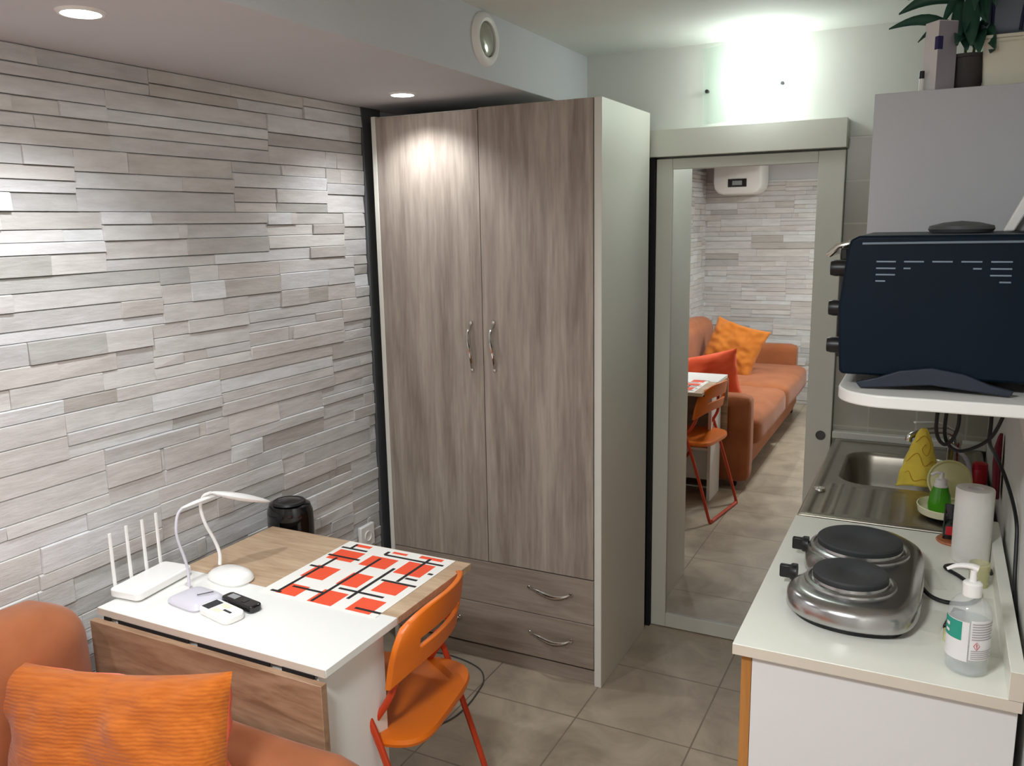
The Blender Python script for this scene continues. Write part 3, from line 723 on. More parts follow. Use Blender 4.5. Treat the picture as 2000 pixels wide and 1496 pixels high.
# ------------------------------------------------------------------ kitchenette
KZ = .84
cb = thing('kitchen_base_cabinet', 'white base cabinet with orange wood edge under the white worktop', 'cabinet', (-.05, 1.82, 0))
boxobj('carcass', -.2575, .162, 1.455, 2.19, .0, .8185, M['cab_white'], cb, .0012)
for y0, y1 in ((1.457, 1.82), (1.824, 2.188)):
    dd = boxobj('door', -.277, -.2585, y0, y1, .09, .812, M['cab_wood'], cb, .001, label='door with orange wood edge')
    bm = B(); tube(bm, [(-.278, y1-.06 if y0 < 1.5 else y0+.06, .60), (-.298, y1-.06 if y0 < 1.5 else y0+.06, .61), (-.298, y1-.06 if y0 < 1.5 else y0+.06, .70), (-.278, y1-.06 if y0 < 1.5 else y0+.06, .71)], .004, 8, 5); obj('handle', bm, M['chrome'], dd)
wt = thing('worktop', 'white worktop with beige edge and upstand carrying the hot plate', 'worktop', (-.06, 1.82, .82))
bm = B(); box(bm, -.291, .166, 1.441, 2.193, .8195, KZ); obj('slab', bm, M['white_lam2'], wt, .0012)
boxobj('edge_band', -.2905, .1655, 1.4395, 1.4412, .820, KZ-.001, M['edge_beige'], wt, 0, label='beige front edge')
u = boxobj('upstand', .145, .1665, 1.4405, 2.193, KZ, .888, M['white_lam2'], wt, .001)
boxobj('upstand_edge', .1455, .166, 1.4392, 1.4408, KZ, .8875, M['edge_beige'], wt, 0)
sk = thing('sink_unit', 'stainless steel sink with drainer set between worktop and tiled wall', 'sink', (-.06, 2.6, 0))
boxobj('cabinet', -.2575, .162, 2.196, 3.03, 0, .68, M['cab_white'], sk, .001)
boxobj('front_door', -.277, -.2585, 2.199, 3.02, .09, .815, M['cab_wood'], sk, .001)
boxobj('front_rail', -.2575, -.2475, 2.196, 3.03, .68, .832, M['cab_white'], sk)
bm = B(); NX, NY = 110, 170; X0, X1, Y0, Y1 = -.287, .166, 2.195, 3.042
bx0, bx1, by0, by1, br = -.222, .085, 2.535, 2.905, .075
V = [[None]*(NY+1) for _ in range(NX+1)]
def ss(a, b2, x):
    t = max(0, min(1, (x-a)/(b2-a))); return t*t*(3-2*t)
for i in range(NX+1):
    for j in range(NY+1):
        x = X0+(X1-X0)*i/NX; y = Y0+(Y1-Y0)*j/NY; z = KZ
        ed = min(x-X0, X1-x, y-Y0, Y1-y)
        z += .004*ss(0, .006, ed)-.004*ss(.018, .030, ed)
        qx = max(abs(x-(bx0+bx1)/2)-(bx1-bx0)/2+br, 0); qy = max(abs(y-(by0+by1)/2)-(by1-by0)/2+br, 0)
        sd_ = math.hypot(qx, qy)-br
        z -= .135*ss(.004, -.030, sd_) if sd_ < .004 else 0
        if sd_ > .012:
            gx = ss(-.225, -.215, x)*ss(.10, .09, x)*ss(2.235, 2.25, y)*ss(2.505, 2.49, y)
            z -= .0016*gx*ss(.2, .9, .5+.5*math.cos((x+.055)/.054*2*PI))
            rg = math.exp(-((x+.235)/.004)**2)+math.exp(-((x+.2095)/.004)**2)
            z += .003*rg*ss(2.22, 2.24, y)*ss(2.52, 2.5, y)
        V[i][j] = bm.verts.new((x, y, z))
for i in range(NX):
    for j in range(NY): bm.faces.new((V[i][j], V[i+1][j], V[i+1][j+1], V[i][j+1]))
basin = obj('basin', bm, M['steel'], sk, angle=80, label='pressed steel bowl and ribbed drainer')
md = basin.modifiers.new('solid', 'SOLIDIFY'); md.thickness = .0012; md.offset = 1
bm = B(); lathe(bm, [(0, .003), (.007, .003), (.008, .007), (.015, .007), (.017, .001), (0, .001)][::-1], (-.262, 2.43, KZ+.001), 24); obj('overflow_ring', bm, M['chrome'], sk, label='chrome ring by the drainer')
bm = B(); lathe(bm, [(0, 0), (.03, 0), (.032, .002), (0, .003)], (-.07, 2.72, KZ-.135), 24); obj('drain', bm, M['chrome'], sk)
# tap
t = thing('kitchen_tap', 'grey chrome tap behind the yellow cloth with pale lever', 'tap', (.062, 2.70, KZ))
bm = B(); lathe(bm, [(.026, .004), (.026, .010), (.018, .016), (.017, .10), (.020, .105), (.020, .135), (.012, .145), (0, .147)], (.075, 2.70, KZ), 24); obj('tap_body', bm, M['chrome'], t)
bm = B(); tube(bm, [(.075, 2.70, .965), (.050, 2.68, .985), (.0, 2.66, .985), (-.04, 2.645, .972), (-.046, 2.643, .955)], .010, 12, 8); obj('spout', bm, M['chrome'], t)
bm = B(); tube(bm, [(.072, 2.70, .985), (.03, 2.66, 1.012), (-.032, 2.60, 1.022)], .005, 10, 6, flat=.6); obj('lever', bm, M['wplastic'], t)
bm = B(); tube(bm, [(.055, 2.665, .952), (.080, 2.655, .940), (.108, 2.65, .912), (.120, 2.65, .870), (.120, 2.66, .846)], .006, 10, 8); obj('spray_hose', bm, M['wplastic2'], t, label='grey-lilac hose arc')
# yellow cloth draped over the spout
bm = B(); NA, NB = 40, 26; g = []
for j in range(NB+1):
    v = j/NB; row = []
    for i in range(NA):
        a = 2*PI*i/NA
        rx = .006+.057*(v**.75)*(1+.08*math.sin(5*a+2)*v); ry = .004+.028*(v**.8)*(1+.12*math.sin(4*a)*v)
        x = -.006+rx*math.cos(a)*(1-.10*v)-.010*v; y = 2.61+ry*math.sin(a)
        z = 1.003-.168*v-.006*math.cos(2*a)*v+noise.noise(Vector((x*30, v*4, a)))*.004
        row.append(bm.verts.new((x+noise.noise(Vector((v*6, a*2, 1)))*.005, y, z)))
    g.append(row)
for j in range(NB):
    for i in range(NA):
        f = bm.faces.new((g[j][i], g[j][(i+1) % NA], g[j+1][(i+1) % NA], g[j+1][i]))
bm.faces.new(g[0])
setp(obj('dish_cloth', bm, M['yellow'], None, solid=.002, angle=80), 'yellow patterned cloth draped over the tap at the sink', 'cloth')
cl = bpy.data.objects['dish_cloth']
bm = B()
for pts in ([(-.025, .0, .965), (-.005, 0, .985), (.012, 0, .960), (.005, 0, .93), (-.008, 0, .945), (.0, 0, .962)], [(-.05, 0, .90), (-.02, 0, .935), (.0, 0, .90), (.02, 0, .915), (.035, 0, .90)], [(-.055, 0, .86), (-.04, 0, .88), (-.025, 0, .855), (.0, 0, .862), (.03, 0, .855)]):
    P = []
    for x, _, z in catmull(pts, 6):
        v = min(1, max(.02, (1.003-z)/.168)); ry = .004+.028*(v**.8); rx = .006+.057*v**.75
        q = max(0, 1-((x+.006)/rx)**2)**.5; P.append((x, 2.61-ry*q-.0035, z))
    tube(bm, P, .0011, 6, 0)
obj('printed_swirl', bm, M['ochreline'], cl, label='ochre swirl print')

# dish caddy with green detergent
t = thing('dish_caddy', 'round cream dish tray with raised back holding the green bottle', 'dish tray', (.052, 2.335, KZ))
bm = B(); secs = []
for f, z in ((.80, .0052), (1, .012), (1.06, .030), (1.02, .031), (.95, .014), (.6, .011), (.05, .011)):
    secs.append([(.052+.060*f*math.cos(a), 2.335+.072*f*math.sin(a), KZ+z) for a in [2*PI*i/36 for i in range(36)]])
loft(bm, secs); obj('tray', bm, M['cream'], t)
bm = B(); mtd = frame((.064, 2.425, KZ+.070), (1, -.25, 0), (.0, .35, 1)); lathe(bm, [(0, -.002), (.050, -.002), (.054, .001), (.055, .006), (.051, .007), (.047, .003), (0, .002)], (0, 0, 0), 40)
for v in bm.verts: v.co = mtd @ v.co
obj('plate', bm, M['paleyel'], t, label='pale yellow round plate standing upright')
t = thing('detergent_bottle', 'green washing-up liquid bottle with white pump in the cream tray', 'bottle', (.042, 2.335, KZ+.012))
bm = B(); lathe(bm, [(.024, .0), (.027, .004), (.0275, .02), (.024, .045), (.019, .060), (.018, .066)], (.042, 2.335, KZ+.0125), 28); obj('bottle_body', bm, M['green'], t, label='green liquid')
bm = B(); lathe(bm, [(0, .066), (.017, .066), (.017, .071), (0, .071)], (.042, 2.335, KZ+.0125), 24); obj('collar', bm, M['wplastic'], t)
bm = B(); lathe(bm, [(0, .071), (.014, .071), (.014, .085), (.006, .088), (.005, .103), (0, .103)], (.042, 2.335, KZ+.0125), 20); tube(bm, [(.042, 2.335, KZ+.113), (.03, 2.33, KZ+.1145), (.018, 2.325, KZ+.109)], .004, 8, 4); obj('pump', bm, M['wplastic'], t)

# coaster + pouch
bm = B(); lathe(bm, [(0, 0), (.036, 0), (.038, .003), (.036, .006), (0, .006)], (.074, 2.150, KZ), 32)
setp(obj('coaster', bm, M['wood_coaster'], None), 'round reddish coaster under the dark pouch beside the paper roll', 'coaster')
t = thing('coffee_pouch', 'small dark pouch with coloured label on the round coaster', 'pouch', (.072, 2.155, KZ+.006))
bm = B(); secs = []
for f, g2, z in ((1, 1, 0), (1.05, 1.1, .02), (1, .9, .05), (.95, .3, .078), (.95, .15, .085)):
    secs.append([(.070+x*f, 2.158+y*g2-.1*z, KZ+.0062+z) for x, y in rrect(-.020, .020, -.014, .014, .006, 3)])
loft(bm, secs); pch = obj('bag', bm, M['gloss_black'], t)
boxobj('label', .056, .078, 2.1405, 2.1425, KZ+.018, KZ+.040, M['red'], t, .0005, label='red and blue label')

# paper towel roll
t = thing('paper_towel_roll', 'white paper towel roll standing on the worktop near the right wall', 'paper roll', (.1235, 2.088, KZ))
RC = (.1055, 2.040, KZ)
bm = B(); lathe(bm, [(.036, .0005), (.0385, .004), (.039, .08), (.039, .166), (.0375, .169), (.015, .169), (.014, .164), (.014, .0005)], RC, 40); obj('paper', bm, M['paper'], t)
bm = B(); lathe(bm, [(.0135, .001), (.0135, .166), (.012, .166), (.012, .001)], RC, 24); obj('cardboard_core', bm, M['carton'], t)

# red jar and maroon mitt
t = thing('red_jar', 'small red lidded jar behind the paper roll', 'jar', (.143, 2.66, KZ))
bm = B(); lathe(bm, [(.018, .004), (.021, .008), (.021, .042), (.019, .049)], (.143, 2.66, KZ), 24); obj('jar_body', bm, M['red'], t)
bm = B(); lathe(bm, [(0, .049), (.020, .049), (.020, .064), (.012, .068), (0, .068)], (.143, 2.66, KZ), 24); obj('lid', bm, M['red'], t)
bm = B(); secs = []
for z, w2, th in ((1.055, .006, .004), (1.045, .016, .006), (1.02, .028, .009), (.98, .034, .010), (.94, .034, .009), (.905, .030, .007)):
    secs.append([(XR-.004-th+th*math.cos(a)*.95, 2.40-.35*(1.055-z)+w2*math.sin(a)*(1+.1*math.sin(5*a)), z) for a in [2*PI*i/28 for i in range(28)]])
loft(bm, secs)
setp(obj('oven_mitt', bm, M['maroon'], None, angle=80), 'dark maroon cloth mitt hanging on the right wall', 'oven mitt')

# hot plate
HB = [(-.226, 1.66), (-.213, 1.60), (-.165, 1.560), (-.09, 1.548), (-.02, 1.572), (.006, 1.64), (.012, 1.74), (.013, 1.86), (.004, 1.95), (-.045, 2.015), (-.11, 2.032), (-.175, 2.005), (-.213, 1.94), (-.222, 1.875), (-.212, 1.81), (-.190, 1.765), (-.205, 1.715)]
sm = [(p.x, p.y) for p in catmull([(x, y, 0) for x, y in HB], 5, True)]
hcx, hcy = -.10, 1.79
def inset(d):
    n = len(sm); o_ = []
    for i in range(n):
        a = Vector(sm[i-1]); c_ = Vector(sm[(i+1) % n]); t_ = (c_-a).normalized(); nrm = Vector((-t_.y, t_.x)); p = Vector(sm[i])+nrm*d; o_.append((p.x, p.y))
    return o_
hp = thing('hot_plate', 'double electric hot plate with two cast iron rings on the worktop', 'hot plate', (-.10, 1.79, KZ))
bm = B(); loft(bm, [[(x, y, KZ+z) for x, y in inset(d)] for d, z in ((.012, .0005), (.010, .012), (.006, .0135))]); obj('base', bm, M['black'], hp)
bm = B(); loft(bm, [[(x, y, KZ+z) for x, y in inset(d)] for d, z in ((.002, .012), (-.003, .016), (-.002, .038), (.004, .048), (.010, .051), (.015, .054), (.024, .055), (.040, .0552))]); obj('housing', bm, M['hotsteel'], hp, angle=50)
for cx, cy, r, lb in ((-.114, 1.872, .086, 'large ring'), (-.115, 1.680, .070, 'small ring')):
    bm = B(); lathe(bm, [(r+.016, .053), (r+.014, .059), (r+.008, .061), (r+.003, .058), (r+.001, .066), (r-.004, .0665), (r-.004, .053)], (cx, cy, KZ), 48); ring = obj('chrome_collar', bm, M['hotsteel'], hp)
    bm = B(); lathe(bm, [(0, .060), (r-.004, .060), (r, .066), (r, .0745), (r-.003, .0775), (r*.35, .0765), (r*.3, .075), (0, .075)], (cx, cy, KZ), 56); obj('burner', bm, M['castiron'], hp, label=lb)
for y in (1.905, 1.735):
    kk = None
    bm = B(); lathe(bm, [(0, 0), (.018, 0), (.018, -.010), (.016, -.013), (0, -.013)], (-.222, y, KZ+.034), 24, ax='X'); kk = obj('control_knob', bm, M['black'], hp)
    bm = B(); box(bm, -.257, -.232, y-.006, y+.006, KZ+.020, KZ+.048); obj('knob_grip', bm, M['black'], kk, .003)
bm = B(); tube(bm, [(.010, 1.80, KZ+.02), (.03, 1.785, KZ+.008), (.06, 1.775, KZ+.005), (.10, 1.79, KZ+.005), (.118, 1.85, KZ+.005), (.085, 1.92, KZ+.005), (.056, 1.965, KZ+.005), (.085, 1.988, KZ+.005), (.125, 1.975, KZ+.006), (.138, 1.95, KZ+.02), (.139, 1.90, KZ+.030)], .0042, 8, 8); obj('power_cable', bm, M['cordm'], hp, label='black cable')

# sanitizer bottle
t = thing('sanitizer_bottle', 'clear pump bottle of hand gel with teal and white label at the worktop corner', 'bottle', (.086, 1.515, KZ))
BC = (.086, 1.515, KZ)
bm = B(); lathe(bm, [(0, .001), (.026, .001), (.0325, .006), (.0335, .02), (.0335, .105), (.031, .118), (.022, .130), (.0135, .136), (.0125, .146), (0, .146)], BC, 36); obj('bottle_body', bm, M['clear'], t)
bm = B(); lathe(bm, [(0, .003), (.025, .003), (.031, .008), (.0318, .03), (.0318, .092), (0, .092)], BC, 36); obj('gel', bm, M['gel'], t)
def wrap(a0, a1, z0, z1, r, mat, name, parent, lb=None, n=14):
    bm = B(); lo = []; hi = []
    for i in range(n+1):
        a = math.radians(a0+(a1-a0)*i/n); lo.append(bm.verts.new((BC[0]+r*math.cos(a), BC[1]+r*math.sin(a), KZ+z0))); hi.append(bm.verts.new((BC[0]+r*math.cos(a), BC[1]+r*math.sin(a), KZ+z1)))
    for i in range(n): bm.faces.new((lo[i], lo[i+1], hi[i+1], hi[i]))
    return obj(name, bm, mat, parent, label=lb)
fl = wrap(175, 268, .030, .100, .0339, M['lab'], 'front_label', t, 'white and teal front label')
wrap(176, 250, .066, .099, .0342, M['teal'], 'teal_patch', fl)
wrap(196, 212, .084, .090, .0345, M['lab'], 'logo_mark', fl); wrap(196, 212, .073, .078, .0345, M['lab'], 'logo_mark', fl)
bl = wrap(272, 350, .034, .104, .0339, M['lab'], 'back_label', t, 'back label with small print and hazard diamond')
for k in range(7): wrap(276, 346-(k % 3)*6, .097-k*.0045, .0992-k*.0045, .0342, M['labgrey'], 'text_line', bl)
for k in range(5): wrap(276, 346-(k % 2)*8, .050-k*.0035, .0518-k*.0035, .0342, M['labgrey'], 'text_line', bl)
bm = B()
def onb(a, z, r=.0345): a = math.radians(a); return (BC[0]+r*math.cos(a), BC[1]+r*math.sin(a), KZ+z)
tube(bm, [onb(*p) for p in ((282, .060), (290, .067), (298, .060), (290, .053), (282, .060))], .0005, 6, 0)
tube(bm, [onb(*p) for p in ((290, .0635), (290, .0585))], .0007, 6, 0); tube(bm, [onb(*p) for p in ((290, .0570), (290, .0562))], .0007, 6, 0)
obj('hazard_diamond', bm, M['labred'], bl, label='small red diamond with exclamation mark')
bm = B(); lathe(bm, [(0, .136), (.015, .136), (.015, .157), (.012, .160), (.0055, .161), (.005, .180), (0, .180)], BC, 28); obj('pump_collar', bm, M['wplastic'], t)
bm = B(); tube(bm, [(BC[0]+.006, BC[1], KZ+.183), (BC[0]-.005, BC[1]-.0, KZ+.186), (BC[0]-.025, BC[1]-.003, KZ+.185), (BC[0]-.040, BC[1]-.006, KZ+.178)], .006, 10, 6, rs=lambda q: .0085-.005*q, flat=.7); obj('pump_head', bm, M['wplastic'], t)

# clear packets and small bits by the bottle
def packet(name, x0, x1, y0, y1, ang, label, cat, mat=None, h=.003):
    c = ((x0+x1)/2, (y0+y1)/2); R2 = Matrix.Translation((c[0], c[1], KZ+.0004)) @ Matrix.Rotation(ang, 4, 'Z')
    bm = B(); n = 10; g = []
    for side in (0, 1):
        for i in range(n+1):
            for j in range(n+1):
                u, v = -1+2*i/n, -1+2*j/n
                z = side*(h*(1-u*u)*(1-v*v)+.0004)+(noise.noise(Vector((u*3, v*3, 2)))*.001+.0006)*side
                g.append(bm.verts.new(R2 @ Vector((u*(x1-x0)/2, v*(y1-y0)/2, z))))
    N1 = n+1
    for side in (0, 1):
        for i in range(n):
            for j in range(n):
                k = side*N1*N1+i*N1+j; bm.faces.new((g[k], g[k+N1], g[k+N1+1], g[k+1]))
    return setp(obj(name, bm, mat or M['film'], None), label, cat)
packet('plastic_sachet', .020, .055, 1.632, 1.735, -.18, 'clear flat sachet on the worktop beside the hot plate', 'sachet')
packet('plastic_wrapper', .018, .048, 1.84, 1.95, .2, 'crumpled clear wrapper behind the hot plate cable', 'wrapper')
packet('paper_booklet', .123, .142, 1.58, 1.84, .0, 'clear folder leaning flat along the upstand behind the gel bottle', 'folder', h=.004)
bm = B(); prism(bm, [(.051, 1.655), (.070, 1.745), (.092, 1.735), (.083, 1.66)], KZ+.0006, KZ+.012); setp(obj('black_wallet', bm, M['black'], None, .003), 'small black folded wallet behind the gel bottle', 'wallet')
boxobj_ = boxobj('sponge', .052, .070, 1.605, 1.640, KZ+.0006, KZ+.014, M['paleyel'], None, .003); setp(boxobj_, 'tiny yellow-green sponge at the foot of the gel bottle', 'sponge')
t = thing('glass_tumbler', 'pale glass tumbler behind the gel bottle in front of the paper roll', 'glass', (.118, 1.90, KZ))
bm = B(); lathe(bm, [(0, .001), (.018, .001), (.021, .05), (.0195, .05), (.0170, .004), (0, .004)], (.118, 1.90, KZ), 28); obj('glass_body', bm, glassmat('yellowish_glass', (214, 210, 160), .06, .4), t)

# shelf with oven
SZ = 1.300
sh = thing('wall_shelf', 'white wall shelf with rounded corner holding the dark oven', 'shelf', (.02, 1.8, SZ))
ol = [(XR, 1.535)]+[(-.065+.085*math.cos(a), 1.535+.085+.085*math.sin(a)) for a in [math.radians(270-90*k/10) for k in range(11)]]+[(-.150, 1.98), (XR, 1.98)]
bm = B(); prism(bm, ol, SZ-.022, SZ); obj('board', bm, M['white_lam'], sh, .003, 3)
for y in (1.66, 1.88):
    bm = B(); prism(bm, [(XR, SZ-.022), (XR-.22, SZ-.022), (XR-.22, SZ-.032), (XR-.03, SZ-.042), (XR, SZ-.16)], y, y+.016, fn=lambda x, z, y_: (x, y_, z)); obj('bracket', bm, M['wplastic'], sh)
ov = thing('mini_oven', 'dark navy table-top oven on the wall shelf, knobs facing left', 'oven', (0, 1.78, SZ))
bm = B(); ol2 = [(-.150, 1.330), (-.146, 1.323), (.172, 1.323), (.174, 1.33), (.174, 1.560), (.165, 1.569), (-.128, 1.569), (-.141, 1.563), (-.146, 1.548), (-.157, 1.44)]
prism(bm, ol2, 1.60, 1.965, fn=lambda x, z, y_: (x, y_, z)); obj('housing', bm, M['navy'], ov, .005, 3, label='dark navy enamel side')
bm = B(); prism(bm, [(-.112, .002), (-.120, .012), (-.085, .022), (-.05, .036), (0, .044), (.05, .036), (.09, .020), (.125, .012), (.120, .002), (.08, .006), (.0, .014), (-.07, .006)], 1.588, 1.598, fn=lambda x, z, y_: (x, y_, SZ+z)); obj('foot_stand', bm, M['navy_dark'], ov, .002, label='curved navy foot')
bm = B(); prism(bm, [(-.112, .002), (-.120, .022), (.125, .022), (.120, .002)], 1.93, 1.95, fn=lambda x, z, y_: (x, y_, SZ+z)); obj('foot_stand', bm, M['navy_dark'], ov, .002)
rows = [(1.5245, (0, 1, 2, 3, 4)), (1.513, (0, 1, 3, 4)), (1.502, (0, 4)), (1.491, (0, 4))]
for z, cs in rows:
    for c_ in cs:
        x = -.098+c_*.0435; a, e = x, x+.031
        if z == 1.513 and c_ == 1: e = x+.011
        if z == 1.513 and c_ == 3: a = x+.018
        if z == 1.491: a, e = (x, x+.016) if c_ == 0 else (x+.014, x+.031)
        boxobj('vent_slot', a, e, 1.5985, 1.6005, z-.0014, z+.0014, M['slotgrey'], ov, .0004)
for z in (1.510, 1.437, 1.368):
    bm = B(); lathe(bm, [(0, 0), (.015, 0), (.015, -.018), (.013, -.026), (0, -.027)], (-.152, 1.655, z), 24, ax='X'); obj('control_knob', bm, M['black'], ov)
boxobj('glass_door', -.166, -.153, 1.69, 1.955, 1.34, 1.545, M['gloss_black'], ov, .003)
bm = B(); tube(bm, [(-.150, 1.70, 1.552), (-.172, 1.70, 1.548), (-.186, 1.70, 1.534), (-.186, 1.94, 1.534), (-.172, 1.94, 1.548), (-.150, 1.94, 1.552)], .006, 10, 0); obj('door_handle', bm, M['chrome'], ov, label='chrome door handle')
bm = B(); tube(bm, [(-.122, 1.5985, 1.5555), (0, 1.5975, 1.5565), (.17, 1.5975, 1.5575)], .0022, 8, 0); obj('edge_strip', bm, M['slotgrey'], ov, label='bright folded metal edge')
bm = B(); lathe(bm, [(.052, 0), (.056, .006), (.054, .012), (.030, .018), (0, .021)], (.032, 1.80, 1.570), 32); setp(obj('pan_lid', bm, M['grey_dark'], None), 'dark grey pan lid lying on top of the oven', 'lid')
t = thing('dust_pan', 'tilted grey plastic scoop on top of the oven at the right edge', 'scoop', (.14, 1.80, 1.5695))
bm = B(); prism(bm, [(.098, 1.571), (.116, 1.571), (.150, 1.640), (.168, 1.66), (.150, 1.662), (.128, 1.637)], 1.765, 1.785, fn=lambda x, z, y_: (x, y_, z)); obj('handle', bm, M['wplastic'], t, .003)
bm = B(); prism(bm, [(.112, 1.5705), (.170, 1.5705), (.170, 1.63), (.150, 1.632)], 1.786, 1.84, fn=lambda x, z, y_: (x, y_, z)); obj('pan_body', bm, M['greypl'], t, .003)
# oven cable hanging under the shelf
oc = thing('oven_cable', 'black cable hanging in loops under the wall shelf', 'cable', (.07, 1.85, SZ-.03))
bm = B(); tube(bm, [(.025, 1.80, 1.277), (.018, 1.80, 1.24), (.016, 1.80, 1.195), (.022, 1.80, 1.170), (.034, 1.80, 1.160), (.046, 1.80, 1.172), (.054, 1.80, 1.20), (.054, 1.80, 1.24), (.053, 1.80, 1.277)], .0035, 8, 6); obj('loop', bm, M['cordm'], oc)
bm = B(); tube(bm, [(.037, 1.81, 1.277), (.032, 1.81, 1.215), (.032, 1.81, 1.18), (.040, 1.81, 1.158), (.058, 1.81, 1.147), (.082, 1.81, 1.155), (.107, 1.81, 1.174), (.122, 1.81, 1.203), (.134, 1.81, 1.25), (.136, 1.81, 1.277)], .0035, 8, 6); obj('loop', bm, M['cordm'], oc)
bm = B(); tube(bm, [(.110, 1.84, 1.277), (.111, 1.84, 1.20), (.112, 1.85, 1.16), (.128, 1.92, 1.12), (.150, 1.95, 1.07), (.165, 1.90, 1.03), (.171, 1.85, 1.00), (.1722, 1.83, .96), (.1722, 1.80, .90), (.1722, 1.74, .86), (.1722, 1.66, .835)], .0038, 8, 8); obj('drop_cable', bm, M['cordm'], oc)

# wall cabinet and the things on it
wc = thing('wall_cabinet', 'plain grey-white wall cabinet on the right wall above the sink', 'wall cabinet', (.02, 2.5, 1.35))
boxobj('side_panel', -.153, XR, 2.10, 2.117, 1.36, 1.868, M['wall_cab'], wc, .001)
boxobj('carcass', -.137, XR, 2.118, 2.88, 1.36, 1.868, M['wall_cab'], wc, .001)
for y0, y1 in ((2.119, 2.498), (2.502, 2.878)):
    boxobj('door', -.153, -.138, y0, y1, 1.36, 1.866, M['wall_cab'], wc, .001)
TOP = 1.8685
t = thing('carton', 'slim white and grey-lilac carton beside the plant pot on the wall cabinet', 'box', (-.03, 2.14, TOP))
R2 = Matrix.Translation((-.030, 2.150, TOP)) @ Matrix.Rotation(math.radians(40), 4, 'Z')
bm = B(); box(bm, -.024, .024, -.021, .021, 0, .145, mat=R2)
for f in bm.faces:
    if f.calc_center_median().x > -.03+.008 and abs(f.normal.z) < .5: pass
obj('box_body', bm, M['carton'], t, .0008)
bm = B(); box(bm, -.0235, .0235, -.0217, -.0209, .002, .143, mat=R2); obj('side_print', bm, M['carton2'], t, label='grey-lilac printed side')
bm = B(); box(bm, -.0243, -.012, -.0222, -.012, .085, .112, mat=R2); obj('indigo_block', bm, M['indigo'], t)
t = thing('glue_stick', 'small white tube with dark cap on the wall cabinet edge', 'tube', (-.062, 2.115, TOP))
bm = B(); lathe(bm, [(0, 0), (.005, 0), (.005, .028), (0, .028)], (-.062, 2.13, TOP), 14); obj('tube_body', bm, M['wplastic'], t)
bm = B(); lathe(bm, [(0, .028), (.0055, .028), (.005, .044), (0, .045)], (-.062, 2.13, TOP), 14); obj('cap', bm, M['black'], t)
pp = thing('potted_plant', 'dark green leafy plant in a dark grey pot on the wall cabinet', 'plant', (.022, 2.20, TOP))
PC = (.022, 2.20)
bm = B(); lathe(bm, [(.030, 0), (.032, .004), (.043, .070), (.045, .071), (.045, .078), (.040, .078), (.037, .06), (0, .058)], (PC[0], PC[1], TOP), 32); obj('pot', bm, M['pot'], pp)
bm = B(); tube(bm, [(PC[0], PC[1], TOP+.055), (PC[0]-.005, PC[1], TOP+.12), (PC[0]-.012, PC[1], TOP+.19)], .003, 8, 5); tube(bm, [(PC[0]+.01, PC[1], TOP+.055), (PC[0]+.02, PC[1], TOP+.15), (PC[0]+.012, PC[1], TOP+.23)], .003, 8, 5); obj('stem', bm, M['stemm'], pp)
def leaf(b0, tip, wdt, sag=.02):
    bm = B(); b0 = Vector(b0); tip = Vector(tip); d = tip-b0; sd2 = d.cross(Vector((.15, 1, .25))).normalized(); n = 10; L0, R0 = [], []; Mid = []
    for i in range(n+1):
        q = i/n; p = b0.lerp(tip, q)+Vector((0, 0, 1))*(sag*math.sin(PI*q)); ww = 1.25*wdt*math.sin(PI*(q*.94+.03))**.8*(1-.25*q)
        Mid.append(bm.verts.new(p)); L0.append(bm.verts.new(p+sd2*ww+Vector((0, 0, .15*ww)))); R0.append(bm.verts.new(p-sd2*ww+Vector((0, 0, .15*ww))))
    for i in range(n): bm.faces.new((L0[i], L0[i+1], Mid[i+1], Mid[i])); bm.faces.new((Mid[i], Mid[i+1], R0[i+1], R0[i]))
    return obj('leaf', bm, M['leafm'], pp, solid=.0008)
S1 = (PC[0]-.005, PC[1], TOP+.12); S2 = (PC[0]-.012, PC[1], TOP+.19); S3 = (PC[0]+.02, PC[1], TOP+.13); S4 = (PC[0]+.012, PC[1], TOP+.22)
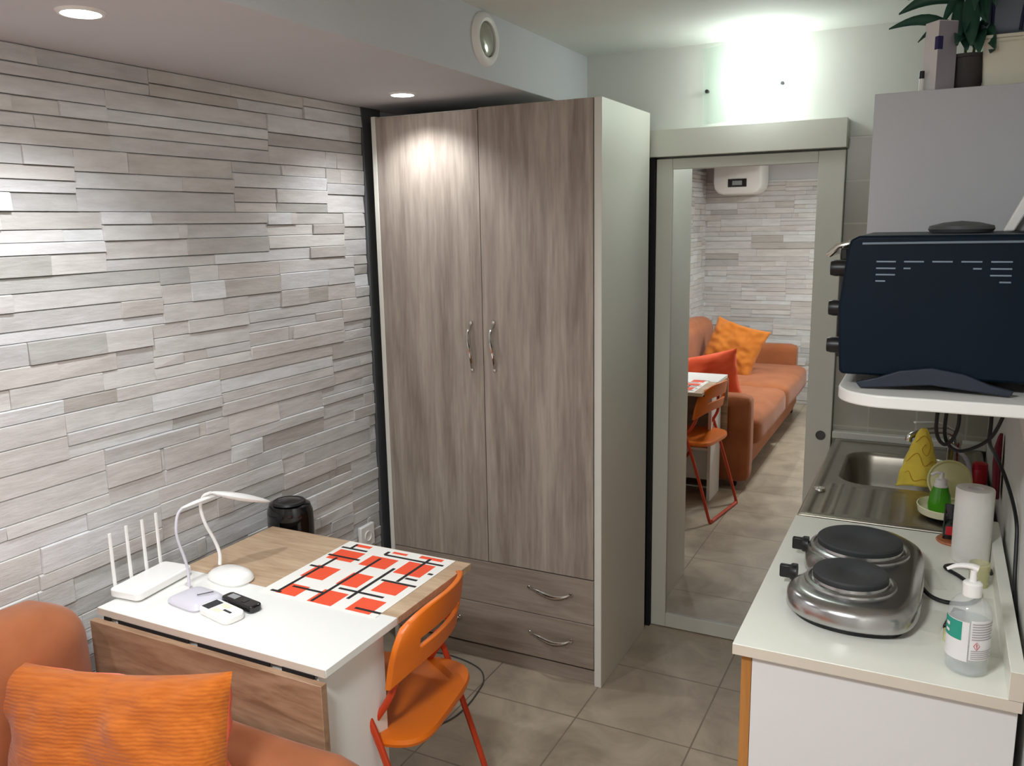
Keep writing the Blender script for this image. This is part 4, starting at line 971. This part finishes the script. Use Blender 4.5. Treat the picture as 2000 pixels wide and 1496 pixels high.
for b_, tp, w_, sg in (((.02, 2.17, 2.07), (.030, 2.13, 1.955), .016, .0), ((.0, 2.18, 2.06), (.002, 2.14, 1.96), .013, .0), ((.03, 2.2, 2.10), (.055, 2.13, 2.0), .015, .0), ((.01, 2.2, 2.04), (.022, 2.15, 1.95), .014, .0), (S1, (-.137, 2.17, 2.015), .011, .025), (S1, (-.075, 2.14, 1.975), .009, .03), (S2, (-.120, 2.20, 2.050), .013, .02), (S2, (-.065, 2.10, 2.055), .013, .03),
                       (S2, (-.105, 2.25, 2.09), .014, .02), (S3, (.075, 2.13, 1.945), .015, .015), (S3, (.045, 2.10, 1.935), .014, .01), (S4, (.07, 2.13, 2.03), .014, .03), (S1, (.0, 2.11, 1.96), .013, .01),
                       (S4, (.03, 2.10, 2.02), .012, .02), (S4, (-.03, 2.12, 2.10), .013, .03), (S3, (.035, 2.16, 1.955), .014, .015), (S3, (.058, 2.115, 1.995), .013, .012), (S2, (-.03, 2.16, 2.01), .010, .02),
                       (S3, (.015, 2.13, 1.985), .012, .01), (S4, (.085, 2.2, 2.11), .013, .02), ((PC[0]+.02, PC[1], TOP+.075), (.075, 2.13, 1.943), .005, .0)):
    leaf(b_, tp, w_, sg)
t = thing('storage_box', 'cream tapered storage box at the right end of the wall cabinet top', 'box', (.11, 2.2, TOP))
bm = B(); loft(bm, [[(.112+x*f, 2.235+y*f, TOP+z) for x, y in rrect(-.060, .060, -.085, .085, .008, 3)] for f, z in ((.90, .0), (1, .092), (1.03, .094), (1.03, .100))]); obj('box_body', bm, M['basket'], t, .001)
boxobj('lid', .049, .174, 2.146, 2.324, TOP+.1005, TOP+.108, M['basket'], t, .002)
t = thing('storage_bag', 'blue-grey bag with two navy straps on the cream storage box', 'bag', (.11, 2.24, TOP+.108))
bm = B(); softbox(bm, .046, .172, 2.17, 2.31, TOP+.109, TOP+.225, r=.02, puff=.004); bg = obj('bag_body', bm, M['bag'], t, angle=80)
for x, dx in ((.066, .0), (.118, .012)):
    bm = B(); tube(bm, [(x+.002, 2.1685, TOP+.116), (x+dx*.5, 2.166, TOP+.16), (x+dx+.004, 2.167, TOP+.215)], .0035, 8, 4, flat=1); obj('strap', bm, M['bagstrap'], t, label='navy strap')
